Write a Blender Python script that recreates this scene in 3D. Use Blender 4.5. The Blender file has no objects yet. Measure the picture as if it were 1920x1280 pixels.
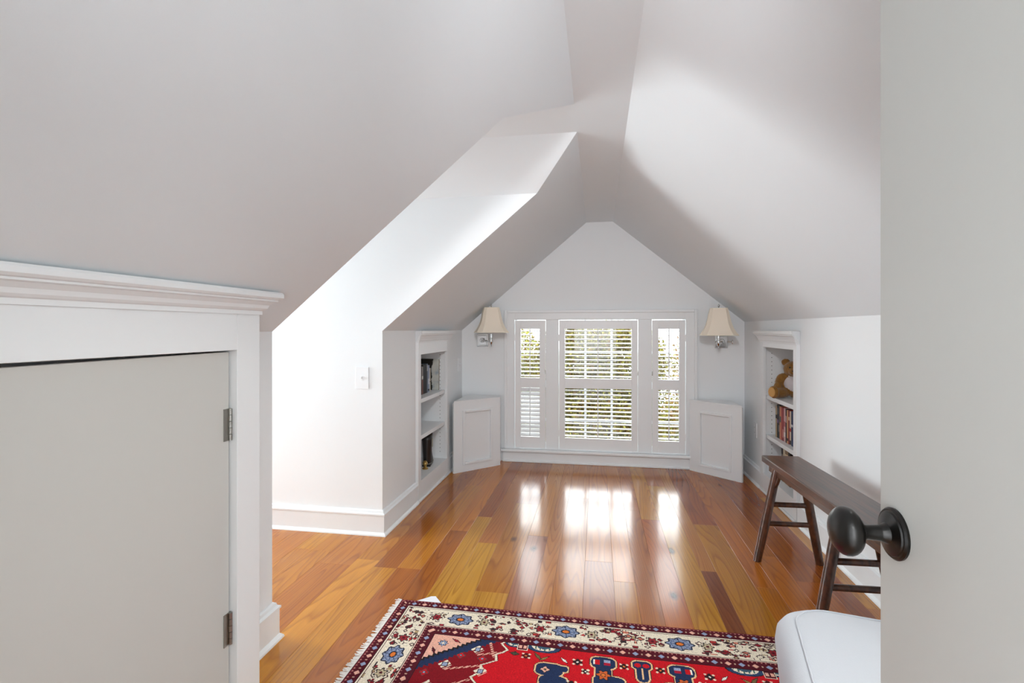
import bpy, bmesh, math, random
import numpy as np
from mathutils import Vector, Matrix
random.seed(7); rng = np.random.default_rng(7)
scene = bpy.context.scene
C = scene.collection
PI = math.pi

# ------------------------------------------------------------------ camera
EYE = 1.25
cam_data = bpy.data.cameras.new('camera'); cam = bpy.data.objects.new('camera', cam_data)
C.objects.link(cam)
cam_data.sensor_width = 36.0; cam_data.lens = 950 / 1920 * 36.0
cam_data.shift_y = -23 / 1920
cam_data.clip_start = 0.03; cam_data.clip_end = 200
cam.location = (0, 0, EYE); cam.rotation_euler = (PI / 2, 0, math.atan(160 / 950))
scene.camera = cam

# ------------------------------------------------------------------ world, lights, exposure
vs = scene.view_settings
scene.display_settings.display_device = 'sRGB'
vs.view_transform = 'Standard'; vs.look = 'None'; vs.gamma = 1.0; vs.use_curve_mapping = False
vs.exposure = 0.24
w = bpy.data.worlds.new('sky'); scene.world = w; w.use_nodes = True
bg = w.node_tree.nodes['Background']
bg.inputs[0].default_value = (0.93, 0.97, 1.0, 1); bg.inputs[1].default_value = 3.0

def light(name, kind, loc, rot, energy, color, **kw):
    d = bpy.data.lights.new(name, kind); d.energy = energy; d.color = color
    for k, v in kw.items(): setattr(d, k, v)
    o = bpy.data.objects.new(name, d); C.objects.link(o)
    o.location = loc; o.rotation_euler = rot
    return o
# high sun beyond the gable window: it lights the tops of the louvers and the foliage from behind
light('sun', 'SUN', (0, 12, 10), (math.radians(-40), 0, math.radians(-16)), 4.2, (1.0, 0.95, 0.86), angle=0.012)
# daylight coming in through the dormer's window, out of frame to the left
light('dormer_daylight', 'AREA', (-4.72, 2.38, 1.15), (0, math.radians(-90), 0), 122, (0.95, 0.975, 1.0),
      shape='RECTANGLE', size=1.6, size_y=1.0)
# fill light through an added roof window, unseen behind the open door
light('roof_fill', 'AREA', (0.99, 0.93, 1.78), (0, math.radians(39), 0), 23, (1.0, 0.985, 0.95),
      shape='RECTANGLE', size=0.66, size_y=0.8)
# daylight outside the shuttered window
light('window_daylight', 'AREA', (0.0, 7.4, 2.5), (math.radians(-78), 0, 0), 430, (0.97, 0.985, 1.0),
      shape='RECTANGLE', size=4.4, size_y=3.2)
# fill added behind the camera, no window there, and an unseen passage ceiling lamp
light('passage_fill', 'AREA', (0.0, -1.85, 1.2), (math.radians(90), 0, 0), 38, (0.97, 0.985, 1.0), shape='RECTANGLE', size=1.5, size_y=1.9)
light('passage_lamp', 'AREA', (0.0, -0.75, 2.0), (0, 0, 0), 8, (1.0, 0.97, 0.92), shape='DISK', size=0.5)
# unseen spot added above the camera to brighten the gable wall
light('gable_fill_spot', 'SPOT', (0.02, 0.3, 2.12), (math.radians(74), 0, 0), 95, (0.98, 0.985, 1.0), spot_size=math.radians(62), spot_blend=0.9, shadow_soft_size=0.12)

# ------------------------------------------------------------------ colours and materials
def lin(c):
    return tuple((x / 255 / 12.92) if x / 255 <= 0.04045 else ((x / 255 + 0.055) / 1.055) ** 2.4 for x in c)
MATS = {}
def mat(name, col, rough=0.5, metal=0.0, bump=0.0, bscale=200.0, vary=0.0, vscale=6.0, coat=0.0, spec=0.5, sheen=0.0):
    m = bpy.data.materials.new(name); m.use_nodes = True
    nt = m.node_tree; p = nt.nodes['Principled BSDF']
    c = lin(col) + (1,)
    p.inputs['Base Color'].default_value = c
    p.inputs['Roughness'].default_value = rough; p.inputs['Metallic'].default_value = metal
    p.inputs['Coat Weight'].default_value = coat; p.inputs['Specular IOR Level'].default_value = spec
    p.inputs['Sheen Weight'].default_value = sheen
    tc = nt.nodes.new('ShaderNodeTexCoord')
    if vary:
        n = nt.nodes.new('ShaderNodeTexNoise'); n.inputs['Scale'].default_value = vscale; n.inputs['Detail'].default_value = 4
        nt.links.new(tc.outputs['Object'], n.inputs['Vector'])
        mx = nt.nodes.new('ShaderNodeMix'); mx.data_type = 'RGBA'
        mx.inputs[6].default_value = tuple(x * (1 - vary) for x in c[:3]) + (1,)
        mx.inputs[7].default_value = tuple(min(1, x * (1 + vary)) for x in c[:3]) + (1,)
        nt.links.new(n.outputs['Fac'], mx.inputs[0]); nt.links.new(mx.outputs[2], p.inputs['Base Color'])
    if bump:
        n = nt.nodes.new('ShaderNodeTexNoise'); n.inputs['Scale'].default_value = bscale; n.inputs['Detail'].default_value = 3
        nt.links.new(tc.outputs['Object'], n.inputs['Vector'])
        b = nt.nodes.new('ShaderNodeBump'); b.inputs['Strength'].default_value = bump; b.inputs['Distance'].default_value = 0.002
        nt.links.new(n.outputs['Fac'], b.inputs['Height']); nt.links.new(b.outputs[0], p.inputs['Normal'])
    MATS[name] = m
    return m
M_WALL = mat('wall_paint', (241, 244, 246), 0.65, bump=0.05, bscale=350)
M_CEIL = mat('ceiling_paint', (238, 244, 248), 0.7, bump=0.05, bscale=350)
M_TRIM = mat('trim_paint', (241, 244, 246), 0.38, bump=0.02, bscale=120)
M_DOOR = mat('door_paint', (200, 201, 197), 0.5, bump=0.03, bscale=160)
M_GREYDOOR = mat('closet_door_paint', (208, 208, 204), 0.5, bump=0.03, bscale=160)
M_SHUTTER = mat('shutter_paint', (243, 244, 245), 0.35)
M_CHROME = mat('chrome', (215, 215, 215), 0.12, metal=1.0)
M_NICKEL = mat('nickel', (170, 168, 162), 0.3, metal=1.0)
M_BRONZE = mat('dark_bronze', (17, 15, 13), 0.36, metal=0.3, coat=0.15, vary=0.25, vscale=30)
M_SHADE = mat('shade_linen', (252, 240, 222), 0.8, bump=0.1, bscale=500)
M_SHADETRIM = mat('shade_binding', (250, 242, 222), 0.7)
M_BENCH = mat('bench_wood', (62, 40, 27), 0.33, coat=0.25)
M_PLASTIC = mat('white_plastic', (243, 245, 247), 0.3)
M_HOLE = mat('dark_hole', (70, 66, 60), 0.8)
M_CLOTH = mat('white_slipcover', (200, 203, 210), 0.9, bump=0.25, bscale=420, sheen=0.2)
M_FRINGE = mat('fringe_cotton', (238, 232, 226), 0.9)
M_FUR = mat('brown_fur', (140, 96, 38), 0.95, bump=0.9, bscale=160, vary=0.3, vscale=60, sheen=0.4)
M_PAD = mat('tan_felt', (206, 158, 96), 0.9, bump=0.2)
M_SHIRT = mat('pale_shirt', (212, 204, 206), 0.9, bump=0.2, bscale=300)
M_BLACK = mat('black_leather', (24, 22, 22), 0.35, coat=0.2)
M_WHITE = mat('white_felt', (240, 240, 244), 0.9)
M_BRASS = mat('brass', (190, 160, 100), 0.35, metal=1.0)
M_BARK = mat('bark', (92, 74, 58), 0.9, bump=0.5, bscale=30)
M_GROUND = mat('lawn', (96, 100, 60), 0.95, vary=0.4, vscale=3)
M_SUBFLOOR = mat('subfloor', (58, 36, 20), 0.9)

def glass_mat():
    m = bpy.data.materials.new('window_glass'); m.use_nodes = True; nt = m.node_tree
    nt.nodes.remove(nt.nodes['Principled BSDF'])
    t = nt.nodes.new('ShaderNodeBsdfTransparent'); t.inputs[0].default_value = (0.97, 0.985, 0.98, 1)
    g = nt.nodes.new('ShaderNodeBsdfGlossy'); g.inputs['Roughness'].default_value = 0.02
    f = nt.nodes.new('ShaderNodeFresnel'); f.inputs[0].default_value = 1.45
    mx = nt.nodes.new('ShaderNodeMixShader')
    nt.links.new(f.outputs[0], mx.inputs[0]); nt.links.new(t.outputs[0], mx.inputs[1]); nt.links.new(g.outputs[0], mx.inputs[2])
    nt.links.new(mx.outputs[0], nt.nodes['Material Output'].inputs[0])
    return m
M_GLASS = glass_mat()

def wood_floor_mat():
    m = bpy.data.materials.new('heart_pine'); m.use_nodes = True; nt = m.node_tree; N = nt.nodes; L = nt.links
    p = N['Principled BSDF']
    oi = N.new('ShaderNodeObjectInfo'); tc = N.new('ShaderNodeTexCoord')
    sh = N.new('ShaderNodeVectorMath'); sh.operation = 'SCALE'; sh.inputs[0].default_value = (13.7, 41.3, 7.9)
    L.new(oi.outputs['Random'], sh.inputs[3])
    ad = N.new('ShaderNodeVectorMath'); L.new(tc.outputs['Object'], ad.inputs[0]); L.new(sh.outputs[0], ad.inputs[1])
    def mapped(scale):
        mp = N.new('ShaderNodeMapping'); mp.inputs['Scale'].default_value = scale; L.new(ad.outputs[0], mp.inputs[0]); return mp
    def noise(scale, detail, dist=0.0, rough=0.55):
        n = N.new('ShaderNodeTexNoise'); n.inputs['Scale'].default_value = 1.0; n.inputs['Detail'].default_value = detail
        n.inputs['Distortion'].default_value = dist; n.inputs['Roughness'].default_value = rough
        L.new(mapped(scale).outputs[0], n.inputs['Vector']); return n.outputs['Fac']
    def math_(op, a, b):
        k = N.new('ShaderNodeMath'); k.operation = op
        for i, v in enumerate((a, b)):
            if hasattr(v, 'links'): L.new(v, k.inputs[i])
            else: k.inputs[i].default_value = v
        return k.outputs[0]
    # growth rings: a smooth field cut into many contours gives cathedral figure and long straight grain
    field = noise((5.2, 0.30, 1), 1.2, 0.15)
    rings = math_('FRACT', math_('MULTIPLY', field, 32.0), 0.0)
    r1 = N.new('ShaderNodeValToRGB'); L.new(rings, r1.inputs[0])
    e = r1.color_ramp.elements; e[0].position = 0.0; e[0].color = (1, 1, 1, 1); e[1].position = 1.0; e[1].color = (0.97, 0.97, 0.97, 1)
    q = r1.color_ramp.elements.new(0.62); q.color = (0.90, 0.90, 0.90, 1)
    q = r1.color_ramp.elements.new(0.86); q.color = (0.70, 0.70, 0.70, 1)
    fine = noise((190, 2.2, 1), 4, 0.0)
    broad = noise((7, 0.8, 1), 3, 0.2)
    f1 = math_('ADD', math_('MULTIPLY', fine, 0.44), 0.78)
    f2 = math_('ADD', math_('MULTIPLY', broad, 0.55), 0.72)
    tot = math_('MULTIPLY', math_('MULTIPLY', r1.outputs[0], f1), f2)
    # colour: dark late wood is redder than the plank's own amber
    dk = N.new('ShaderNodeMix'); dk.data_type = 'RGBA'; dk.blend_type = 'MULTIPLY'; dk.inputs[0].default_value = 1.0
    L.new(oi.outputs['Color'], dk.inputs[6]); dk.inputs[7].default_value = (0.42, 0.27, 0.20, 1)
    mx = N.new('ShaderNodeMix'); mx.data_type = 'RGBA'
    mr = N.new('ShaderNodeMapRange'); mr.inputs[1].default_value = 0.42; mr.inputs[2].default_value = 1.02; L.new(tot, mr.inputs[0])
    L.new(mr.outputs[0], mx.inputs[0]); L.new(dk.outputs[2], mx.inputs[6]); L.new(oi.outputs['Color'], mx.inputs[7])
    # knots
    vo = N.new('ShaderNodeTexVoronoi'); vo.inputs['Scale'].default_value = 1.0; vo.inputs['Randomness'].default_value = 1.0
    L.new(mapped((3.2, 1.5, 1)).outputs[0], vo.inputs['Vector'])
    kn = N.new('ShaderNodeMapRange'); kn.inputs[1].default_value = 0.028; kn.inputs[2].default_value = 0.085; L.new(vo.outputs['Distance'], kn.inputs[0])
    mk = N.new('ShaderNodeMix'); mk.data_type = 'RGBA'; mk.inputs[6].default_value = lin((58, 30, 16)) + (1,)
    L.new(kn.outputs[0], mk.inputs[0]); L.new(mx.outputs[2], mk.inputs[7])
    # pale scuffs
    sc = N.new('ShaderNodeMapRange'); sc.inputs[1].default_value = 0.79; sc.inputs[2].default_value = 0.86; sc.inputs[4].default_value = 0.45
    L.new(noise((26, 26, 1), 3, 1.2), sc.inputs[0])
    ms = N.new('ShaderNodeMix'); ms.data_type = 'RGBA'; L.new(sc.outputs[0], ms.inputs[0]); L.new(mk.outputs[2], ms.inputs[6])
    ms.inputs[7].default_value = lin((230, 200, 160)) + (1,)
    L.new(ms.outputs[2], p.inputs['Base Color'])
    rr = N.new('ShaderNodeMapRange'); rr.inputs[3].default_value = 0.13; rr.inputs[4].default_value = 0.24
    L.new(noise((5, 5, 1), 3), rr.inputs[0]); L.new(rr.outputs[0], p.inputs['Roughness'])
    p.inputs['Coat Weight'].default_value = 0.15; p.inputs['Specular IOR Level'].default_value = 0.36; p.inputs['Coat Roughness'].default_value = 0.11
    b = N.new('ShaderNodeBump'); b.inputs['Strength'].default_value = 0.05; b.inputs['Distance'].default_value = 0.001
    L.new(noise((30, 5, 1), 2), b.inputs['Height']); L.new(b.outputs[0], p.inputs['Normal'])
    return m
M_FLOOR = wood_floor_mat()

def bench_grain(m):
    nt = m.node_tree; N = nt.nodes; L = nt.links; p = N['Principled BSDF']; tc = N.new('ShaderNodeTexCoord')
    mp = N.new('ShaderNodeMapping'); mp.inputs['Scale'].default_value = (70, 4, 30); L.new(tc.outputs['Object'], mp.inputs[0])
    n = N.new('ShaderNodeTexNoise'); n.inputs['Scale'].default_value = 1; n.inputs['Detail'].default_value = 5; L.new(mp.outputs[0], n.inputs['Vector'])
    r = N.new('ShaderNodeValToRGB'); L.new(n.outputs['Fac'], r.inputs[0])
    r.color_ramp.elements[0].position = 0.3; r.color_ramp.elements[0].color = lin((44, 24, 14)) + (1,)
    r.color_ramp.elements[1].position = 0.75; r.color_ramp.elements[1].color = lin((100, 58, 36)) + (1,)
    L.new(r.outputs[0], p.inputs['Base Color'])
bench_grain(M_BENCH)

def attr_mat(name, attr, rough, sheen=0.0, bump=0.0, bscale=600, trans=0.0):
    m = bpy.data.materials.new(name); m.use_nodes = True; nt = m.node_tree; p = nt.nodes['Principled BSDF']
    a = nt.nodes.new('ShaderNodeAttribute'); a.attribute_name = attr
    nt.links.new(a.outputs['Color'], p.inputs['Base Color'])
    p.inputs['Roughness'].default_value = rough; p.inputs['Sheen Weight'].default_value = sheen
    p.inputs['Specular IOR Level'].default_value = 0.15
    if bump:
        tc = nt.nodes.new('ShaderNodeTexCoord'); n = nt.nodes.new('ShaderNodeTexNoise'); n.inputs['Scale'].default_value = bscale
        nt.links.new(tc.outputs['Object'], n.inputs['Vector'])
        b = nt.nodes.new('ShaderNodeBump'); b.inputs['Strength'].default_value = bump; b.inputs['Distance'].default_value = 0.003
        nt.links.new(n.outputs['Fac'], b.inputs['Height']); nt.links.new(b.outputs[0], p.inputs['Normal'])
    if trans:
        t = nt.nodes.new('ShaderNodeBsdfTranslucent'); nt.links.new(a.outputs['Color'], t.inputs[0])
        mx = nt.nodes.new('ShaderNodeMixShader'); mx.inputs[0].default_value = trans
        nt.links.new(p.outputs[0], mx.inputs[1]); nt.links.new(t.outputs[0], mx.inputs[2])
        nt.links.new(mx.outputs[0], nt.nodes['Material Output'].inputs[0])
    return m
M_RUG = attr_mat('knotted_wool', 'pattern', 0.95, 0.0, 0.6, 420)
M_LEAF = attr_mat('leaves', 'tint', 0.6, trans=0.35)

# ------------------------------------------------------------------ mesh helpers
class MB:
    def __init__(s): s.v = []; s.f = []
    def quad_loop(s, rings, closed=True, cap=True):
        n = len(rings[0]); b = len(s.v)
        for r in rings: s.v += [tuple(p) for p in r]
        for i in range(len(rings) - 1):
            for j in range(n if closed else n - 1):
                k = (j + 1) % n
                s.f.append((b + i * n + j, b + i * n + k, b + (i + 1) * n + k, b + (i + 1) * n + j))
        if cap:
            s.f.append(tuple(range(b + n - 1, b - 1, -1)))
            s.f.append(tuple(range(b + (len(rings) - 1) * n, b + len(rings) * n)))
        return s
    def box(s, x0, x1, y0, y1, z0, z1):
        r = lambda z: [(x0, y0, z), (x1, y0, z), (x1, y1, z), (x0, y1, z)]
        return s.quad_loop([r(z0), r(z1)])
    def prism(s, pts, vec):
        v = Vector(vec)
        return s.quad_loop([[tuple(p) for p in pts], [tuple(Vector(p) + v) for p in pts]])
    def tube(s, path, radii, n=12):
        path = [Vector(p) for p in path]
        if not hasattr(radii, '__len__'): radii = [radii] * len(path)
        rings = []; up = None
        for i, p in enumerate(path):
            d = (path[min(i + 1, len(path) - 1)] - path[max(i - 1, 0)]).normalized()
            if up is None:
                up = Vector((0, 0, 1)) if abs(d.z) < 0.9 else Vector((1, 0, 0))
            a = d.cross(up).normalized(); bb = a.cross(d).normalized(); up = bb
            rings.append([p + (a * math.cos(2 * PI * k / n) + bb * math.sin(2 * PI * k / n)) * radii[i] for k in range(n)])
        return s.quad_loop(rings)
    def lathe(s, prof, origin=(0, 0, 0), axis='Z', n=24):
        o = Vector(origin); rings = []
        for r, h in prof:
            ring = []
            for k in range(n):
                a = 2 * PI * k / n; u, w_ = r * math.cos(a), r * math.sin(a)
                ring.append(o + (Vector((u, w_, h)) if axis == 'Z' else Vector((h, u, w_)) if axis == 'X' else Vector((w_, h, u))))
            rings.append(ring)
        return s.quad_loop(rings)
    def ellipsoid(s, c, r, rot=None, nu=16, nv=10):
        c = Vector(c); R = rot or Matrix.Identity(3); rings = []
        for i in range(nv + 1):
            t = PI * (0.001 + 0.998 * i / nv) - PI / 2
            rings.append([c + R @ Vector((r[0] * math.cos(t) * math.cos(2 * PI * k / nu), r[1] * math.cos(t) * math.sin(2 * PI * k / nu), r[2] * math.sin(t))) for k in range(nu)])
        return s.quad_loop(rings)
    def sweep(s, prof, path, side=1):
        """prof: closed list of (out, z); path: plan polyline, mitred; side = +1 puts 'out' to the left of travel"""
        P = [Vector(p) for p in path]; rings = []
        nrm = []
        for i in range(len(P) - 1):
            d = (P[i + 1] - P[i]).normalized(); nrm.append(Vector((-d.y, d.x)) * side)
        for i, p in enumerate(P):
            if i == 0: m = nrm[0]
            elif i == len(P) - 1: m = nrm[-1]
            else:
                m = (nrm[i - 1] + nrm[i]).normalized(); m = m / max(0.3, m.dot(nrm[i]))
            rings.append([(p.x + m.x * o, p.y + m.y * o, z) for o, z in prof])
        return s.quad_loop(rings)
    def mesh(s, name, smooth=False):
        me = bpy.data.meshes.new(name); me.from_pydata(s.v, [], s.f); me.update()
        bm = bmesh.new(); bm.from_mesh(me)
        bmesh.ops.recalc_face_normals(bm, faces=bm.faces)
        bm.to_mesh(me); bm.free()
        if smooth:
            me.polygons.foreach_set('use_smooth', [True] * len(me.polygons))
        return me
    def obj(s, name, m, parent=None, smooth=False, bevel=0.0, auto=None, local=False):
        return link(name, s.mesh(name, smooth), m, parent, bevel, auto, local)

def link(name, me, m, parent=None, bevel=0.0, auto=None, local=False):
    o = bpy.data.objects.new(name, me); C.objects.link(o)
    if m is not None and not me.materials: me.materials.append(m)
    if parent:
        o.parent = parent
        if not local:
            if parent.parent: o.matrix_parent_inverse = INV[parent.parent.name] @ Matrix.Identity(4) if False else Matrix.Identity(4)
            o.matrix_parent_inverse = WORLD(parent).inverted()
    if auto:
        me.polygons.foreach_set('use_smooth', [True] * len(me.polygons))
        try: me.set_sharp_from_angle(angle=math.radians(auto))
        except Exception: pass
    if bevel:
        b = o.modifiers.new('bevel', 'BEVEL'); b.width = bevel; b.segments = 2; b.limit_method = 'ANGLE'
    return o
def WORLD(o):
    m = o.matrix_basis.copy()
    if o.parent: m = WORLD(o.parent) @ o.matrix_parent_inverse @ m
    return m
def thing(name, label, cat, loc=(0, 0, 0), rz=0.0, group=None, kind=None):
    o = bpy.data.objects.new(name, None); C.objects.link(o); o.empty_display_size = 0.05
    o.location = loc; o.rotation_euler = (0, 0, rz)
    return tag(o, label, cat, group, kind)
def tag(o, label=None, cat=None, group=None, kind=None):
    if label: o['label'] = label
    if cat: o['category'] = cat
    if group: o['group'] = group
    if kind: o['kind'] = kind
    return o
def struct(o): o['kind'] = 'structure'; return o
def BOX(*a): return MB().box(*a)

# ------------------------------------------------------------------ room dimensions
XL, XR, YB = -1.29, 1.28, 4.75
ZL, ZR, ZT = 1.24, 1.315, 2.24          # knee wall heights, flat ridge
RL, RR = -0.10, 0.14                    # edges of the flat ridge strip
YN, YF, XK, ZK = 1.85, 2.91, -0.345, 2.03   # dormer cheeks, where they die into the slope
VN, VF = 2.244, 2.561                   # dormer ridge strip
XD = -4.5                               # dormer end wall
YW, YH = -0.12, -1.9
zl = lambda x: ZL + (x - XL) * (ZT - ZL) / (RL - XL)
ZK = zl(XK)
zr = lambda x: ZT - (x - RR) * (ZT - ZR) / (XR - RR)
TH = 0.12
sl = Vector((-(ZT - ZL), 0, RL - XL)).normalized() * 0.1

# back wall with the window opening
WX0, WX1, WZ0, WZ1 = -0.822, 0.832, 0.118, 1.392
b = MB()
Yb = lambda pts: [(x, YB, z) for x, z in pts]
b.prism(Yb([(XL, 0), (WX0, 0), (WX0, zl(WX0)), (XL, ZL)]), (0, TH, 0))
b.prism(Yb([(WX1, 0), (XR, 0), (XR, ZR), (WX1, zr(WX1))]), (0, TH, 0))
b.prism(Yb([(WX0, 0), (WX1, 0), (WX1, WZ0), (WX0, WZ0)]), (0, TH, 0))
b.prism(Yb([(WX0, WZ1), (WX1, WZ1), (WX1, zr(WX1)), (RR, ZT), (RL, ZT), (WX0, zl(WX0))]), (0, TH, 0))
struct(b.obj('wall_back', M_WALL))
# left knee wall beyond the dormer, with the bookcase recess
LB0, LB1, RB0, RB1 = 3.52, 4.215, 3.545, 4.20
BZ0, BZ1 = 0.10, 1.15
b = MB(); x0, x1 = XL - TH, XL
b.box(x0, x1, YF, LB0, 0, ZL); b.box(x0, x1, LB1, YB, 0, ZL); b.box(x0, x1, LB0, LB1, 0, BZ0); b.box(x0, x1, LB0, LB1, BZ1, ZL)
struct(b.obj('wall_left', M_WALL))
struct(BOX(x0, x1, YW, YN, 0, ZL).obj('wall_left_near', M_WALL))
b = MB(); x0, x1 = XR, XR + TH
b.box(x0, x1, YW, RB0, 0, ZR); b.box(x0, x1, RB1, YB, 0, ZR); b.box(x0, x1, RB0, RB1, 0, BZ0); b.box(x0, x1, RB0, RB1, BZ1, ZR)
struct(b.obj('wall_right', M_WALL))
# dormer cheeks and end wall
cheek = lambda y: [(XD, y, 0), (XL - TH, y, 0), (XL - TH, y, ZL), (XL, y, ZL), (XK, y, ZK), (XD, y, ZK)]
struct(MB().prism(cheek(YF), sl + Vector((0, 0.10, 0))).obj('wall_dormer_far', M_WALL))
struct(MB().prism(cheek(YN), sl - Vector((0, 0.10, 0))).obj('wall_dormer_near', M_WALL))
DW = (1.90, 2.86, 0.42, 1.92)
b = MB(); x0, x1 = XD - TH, XD
b.box(x0, x1, YN, DW[0], 0, ZT); b.box(x0, x1, DW[1], YF, 0, ZT); b.box(x0, x1, DW[0], DW[1], 0, DW[2]); b.box(x0, x1, DW[0], DW[1], DW[3], ZT)
struct(b.obj('wall_dormer_end', M_WALL))
# ceilings
sr = Vector((ZT - ZR, 0, XR - RR)).normalized() * 0.1
P3 = lambda pts: [(x, y, zl(x)) for x, y in pts]
struct(MB().prism(P3([(XL, YF), (XL, YB), (RL, YB), (RL, VF), (XK, YF)]), sl + Vector((0, 0.06, 0))).obj('ceiling_left_far', M_CEIL))
struct(MB().prism(P3([(XL, YW), (XL, YN), (XK, YN), (RL, VN), (RL, YW)]), sl - Vector((0, 0.06, 0))).obj('ceiling_left_near', M_CEIL))
RWX0, RWX1, RWY0, RWY1 = 0.62, 1.13, 0.50, 1.20      # opening cut for the added roof window
b = MB(); rq = lambda x0, x1, y0, y1: [(x1, y0, zr(x1)), (x1, y1, zr(x1)), (x0, y1, zr(x0)), (x0, y0, zr(x0))]
for q in ((RR, XR, RWY1, YB), (RR, XR, YW, RWY0), (RR, RWX0, RWY0, RWY1), (RWX1, XR, RWY0, RWY1)): b.prism(rq(*q), sr)
struct(b.obj('ceiling_right', M_CEIL))
added_win = bpy.data.objects.new('added_roof_window', None); C.objects.link(added_win); added_win.location = (0.875, 0.85, zr(0.875)); struct(added_win)  # unseen roof window, added to let the fill light in
b = MB(); k = 0.045
for q in ((RWX0, RWX0 + k, RWY0, RWY1), (RWX1 - k, RWX1, RWY0, RWY1), (RWX0 + k, RWX1 - k, RWY0, RWY0 + k), (RWX0 + k, RWX1 - k, RWY1 - k, RWY1)):
    b.prism([tuple(Vector(p) + sr * 0.5) for p in rq(*q)], sr * 0.45)
b.obj('sash', M_TRIM, added_win)
MB().prism([tuple(Vector(p) + sr * 0.7) for p in rq(RWX0 + k, RWX1 - k, RWY0 + k, RWY1 - k)], sr * 0.04).obj('pane', M_GLASS, added_win)
struct(BOX(RL, RR, YW, YB, ZT, ZT + 0.1).obj('ceiling_ridge', M_CEIL))
struct(MB().prism([(XD, YF, ZK), (XK, YF, ZK), (RL, VF, ZT), (XD, VF, ZT)], (0, 0.04, 0.09)).obj('ceiling_dormer_far', M_CEIL))
struct(MB().prism([(XD, YN, ZK), (XK, YN, ZK), (RL, VN, ZT), (XD, VN, ZT)], (0, -0.04, 0.09)).obj('ceiling_dormer_near', M_CEIL))
struct(BOX(XD, RL, VN, VF, ZT, ZT + 0.1).obj('ceiling_dormer_ridge', M_CEIL))
# wall with the doorway the camera looks through, and the passage behind
OX0, OX1, OZ = -0.46, 0.395, 1.95
Yw = lambda pts: [(x, YW, z) for x, z in pts]
b = MB()
b.prism(Yw([(XL, 0), (OX0, 0), (OX0, zl(OX0)), (XL, ZL)]), (0, 0.1, 0))
b.prism(Yw([(OX1, 0), (XR, 0), (XR, ZR), (OX1, zr(OX1))]), (0, 0.1, 0))
b.prism(Yw([(OX0, OZ), (OX1, OZ), (OX1, zr(OX1)), (RR, ZT), (RL, ZT), (OX0, zl(OX0))]), (0, 0.1, 0))
struct(b.obj('wall_front', M_WALL))
struct(BOX(-1.0, -0.9, YH, YW, 0, 2.3).obj('wall_passage_left', M_WALL))
struct(BOX(0.9, 1.0, YH, YW, 0, 2.3).obj('wall_passage_right', M_WALL))
struct(BOX(-1.0, 1.0, YH - 0.1, YH, 0, 2.3).obj('wall_passage_back', M_WALL))
struct(BOX(-1.0, 1.0, YH, YW, 2.3, 2.4).obj('ceiling_passage', M_CEIL))
struct(BOX(-1.0, 1.0, YH, YW, -0.05, 0.0).obj('floor_passage', M_FLOOR))

# ------------------------------------------------------------------ floor: every board an object
floor = struct(MB().box(XD - 0.1, XR + 0.1, YW, YB + 0.1, -0.08, -0.0185).obj('floor', M_SUBFLOOR))
AMB = [(204, 136, 34), (196, 124, 30), (188, 112, 28), (182, 104, 30), (190, 116, 34), (170, 92, 28), (210, 146, 38), (192, 116, 32)]
def plank(x0, x1, y0, y1, col):
    g, c, t = 0.0003, 0.0004, 0.018
    dz = random.uniform(-0.0002, 0.0)
    r = lambda i, z: [(x0 + i, y0 + i, z), (x1 - i, y0 + i, z), (x1 - i, y1 - i, z), (x0 + i, y1 - i, z)]
    o = MB().quad_loop([r(g, -t), r(g, -c + dz), r(g + c, dz)]).obj('plank', M_FLOOR, floor)
    o.color = lin(col) + (1,)
seams = [-1.29, -1.16, -1.035, -0.905, -0.79, -0.69, -0.574, -0.413, -0.294, -0.211, -0.065, 0.08, 0.185, 0.285, 0.40, 0.53, 0.605, 0.755, 0.85, 0.97, 1.10, 1.19, 1.28]
FIX = {6: [(2.36, (196, 140, 50)), (3.6, (182, 118, 44)), (9, (168, 98, 42))],         # x -0.574..-0.413: amber board with a butt joint
       7: [(3.05, (160, 96, 60)), (9, (196, 130, 60))],
       8: [(9, (190, 122, 58))], 15: [(2.75, (132, 70, 34)), (9, (190, 124, 52))],
       5: [(2.9, (204, 148, 46)), (9, (180, 110, 46))], 4: [(3.3, (200, 142, 46)), (9, (165, 92, 40))]}
for i in range(len(seams) - 1):
    y = -0.12
    segs = []
    if i in FIX:
        for ye, col in FIX[i]: segs.append((min(ye, YB), col))
    else:
        ye = random.uniform(0.6, 2.2)
        while ye < YB - 0.5:
            segs.append((ye, None)); ye += random.uniform(1.3, 2.4)
        segs.append((YB, None))
    for ye, col in segs:
        if col is None:
            c0 = random.choice(AMB); k = random.uniform(0.92, 1.06); col = tuple(v * k for v in c0)
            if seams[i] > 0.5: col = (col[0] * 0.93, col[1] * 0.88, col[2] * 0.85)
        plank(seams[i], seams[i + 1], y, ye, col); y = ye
x = XD
while x < XL - 0.02:
    x2 = min(x + random.uniform(0.10, 0.16), XL)
    if XL - x2 < 0.06: x2 = XL
    ym = random.uniform(2.1, 2.7)
    for ya, yb_ in ((YN, ym), (ym, YF)):
        c0 = random.choice(AMB[:5]); plank(x, x2, ya, yb_, c0)
    x = x2

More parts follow.
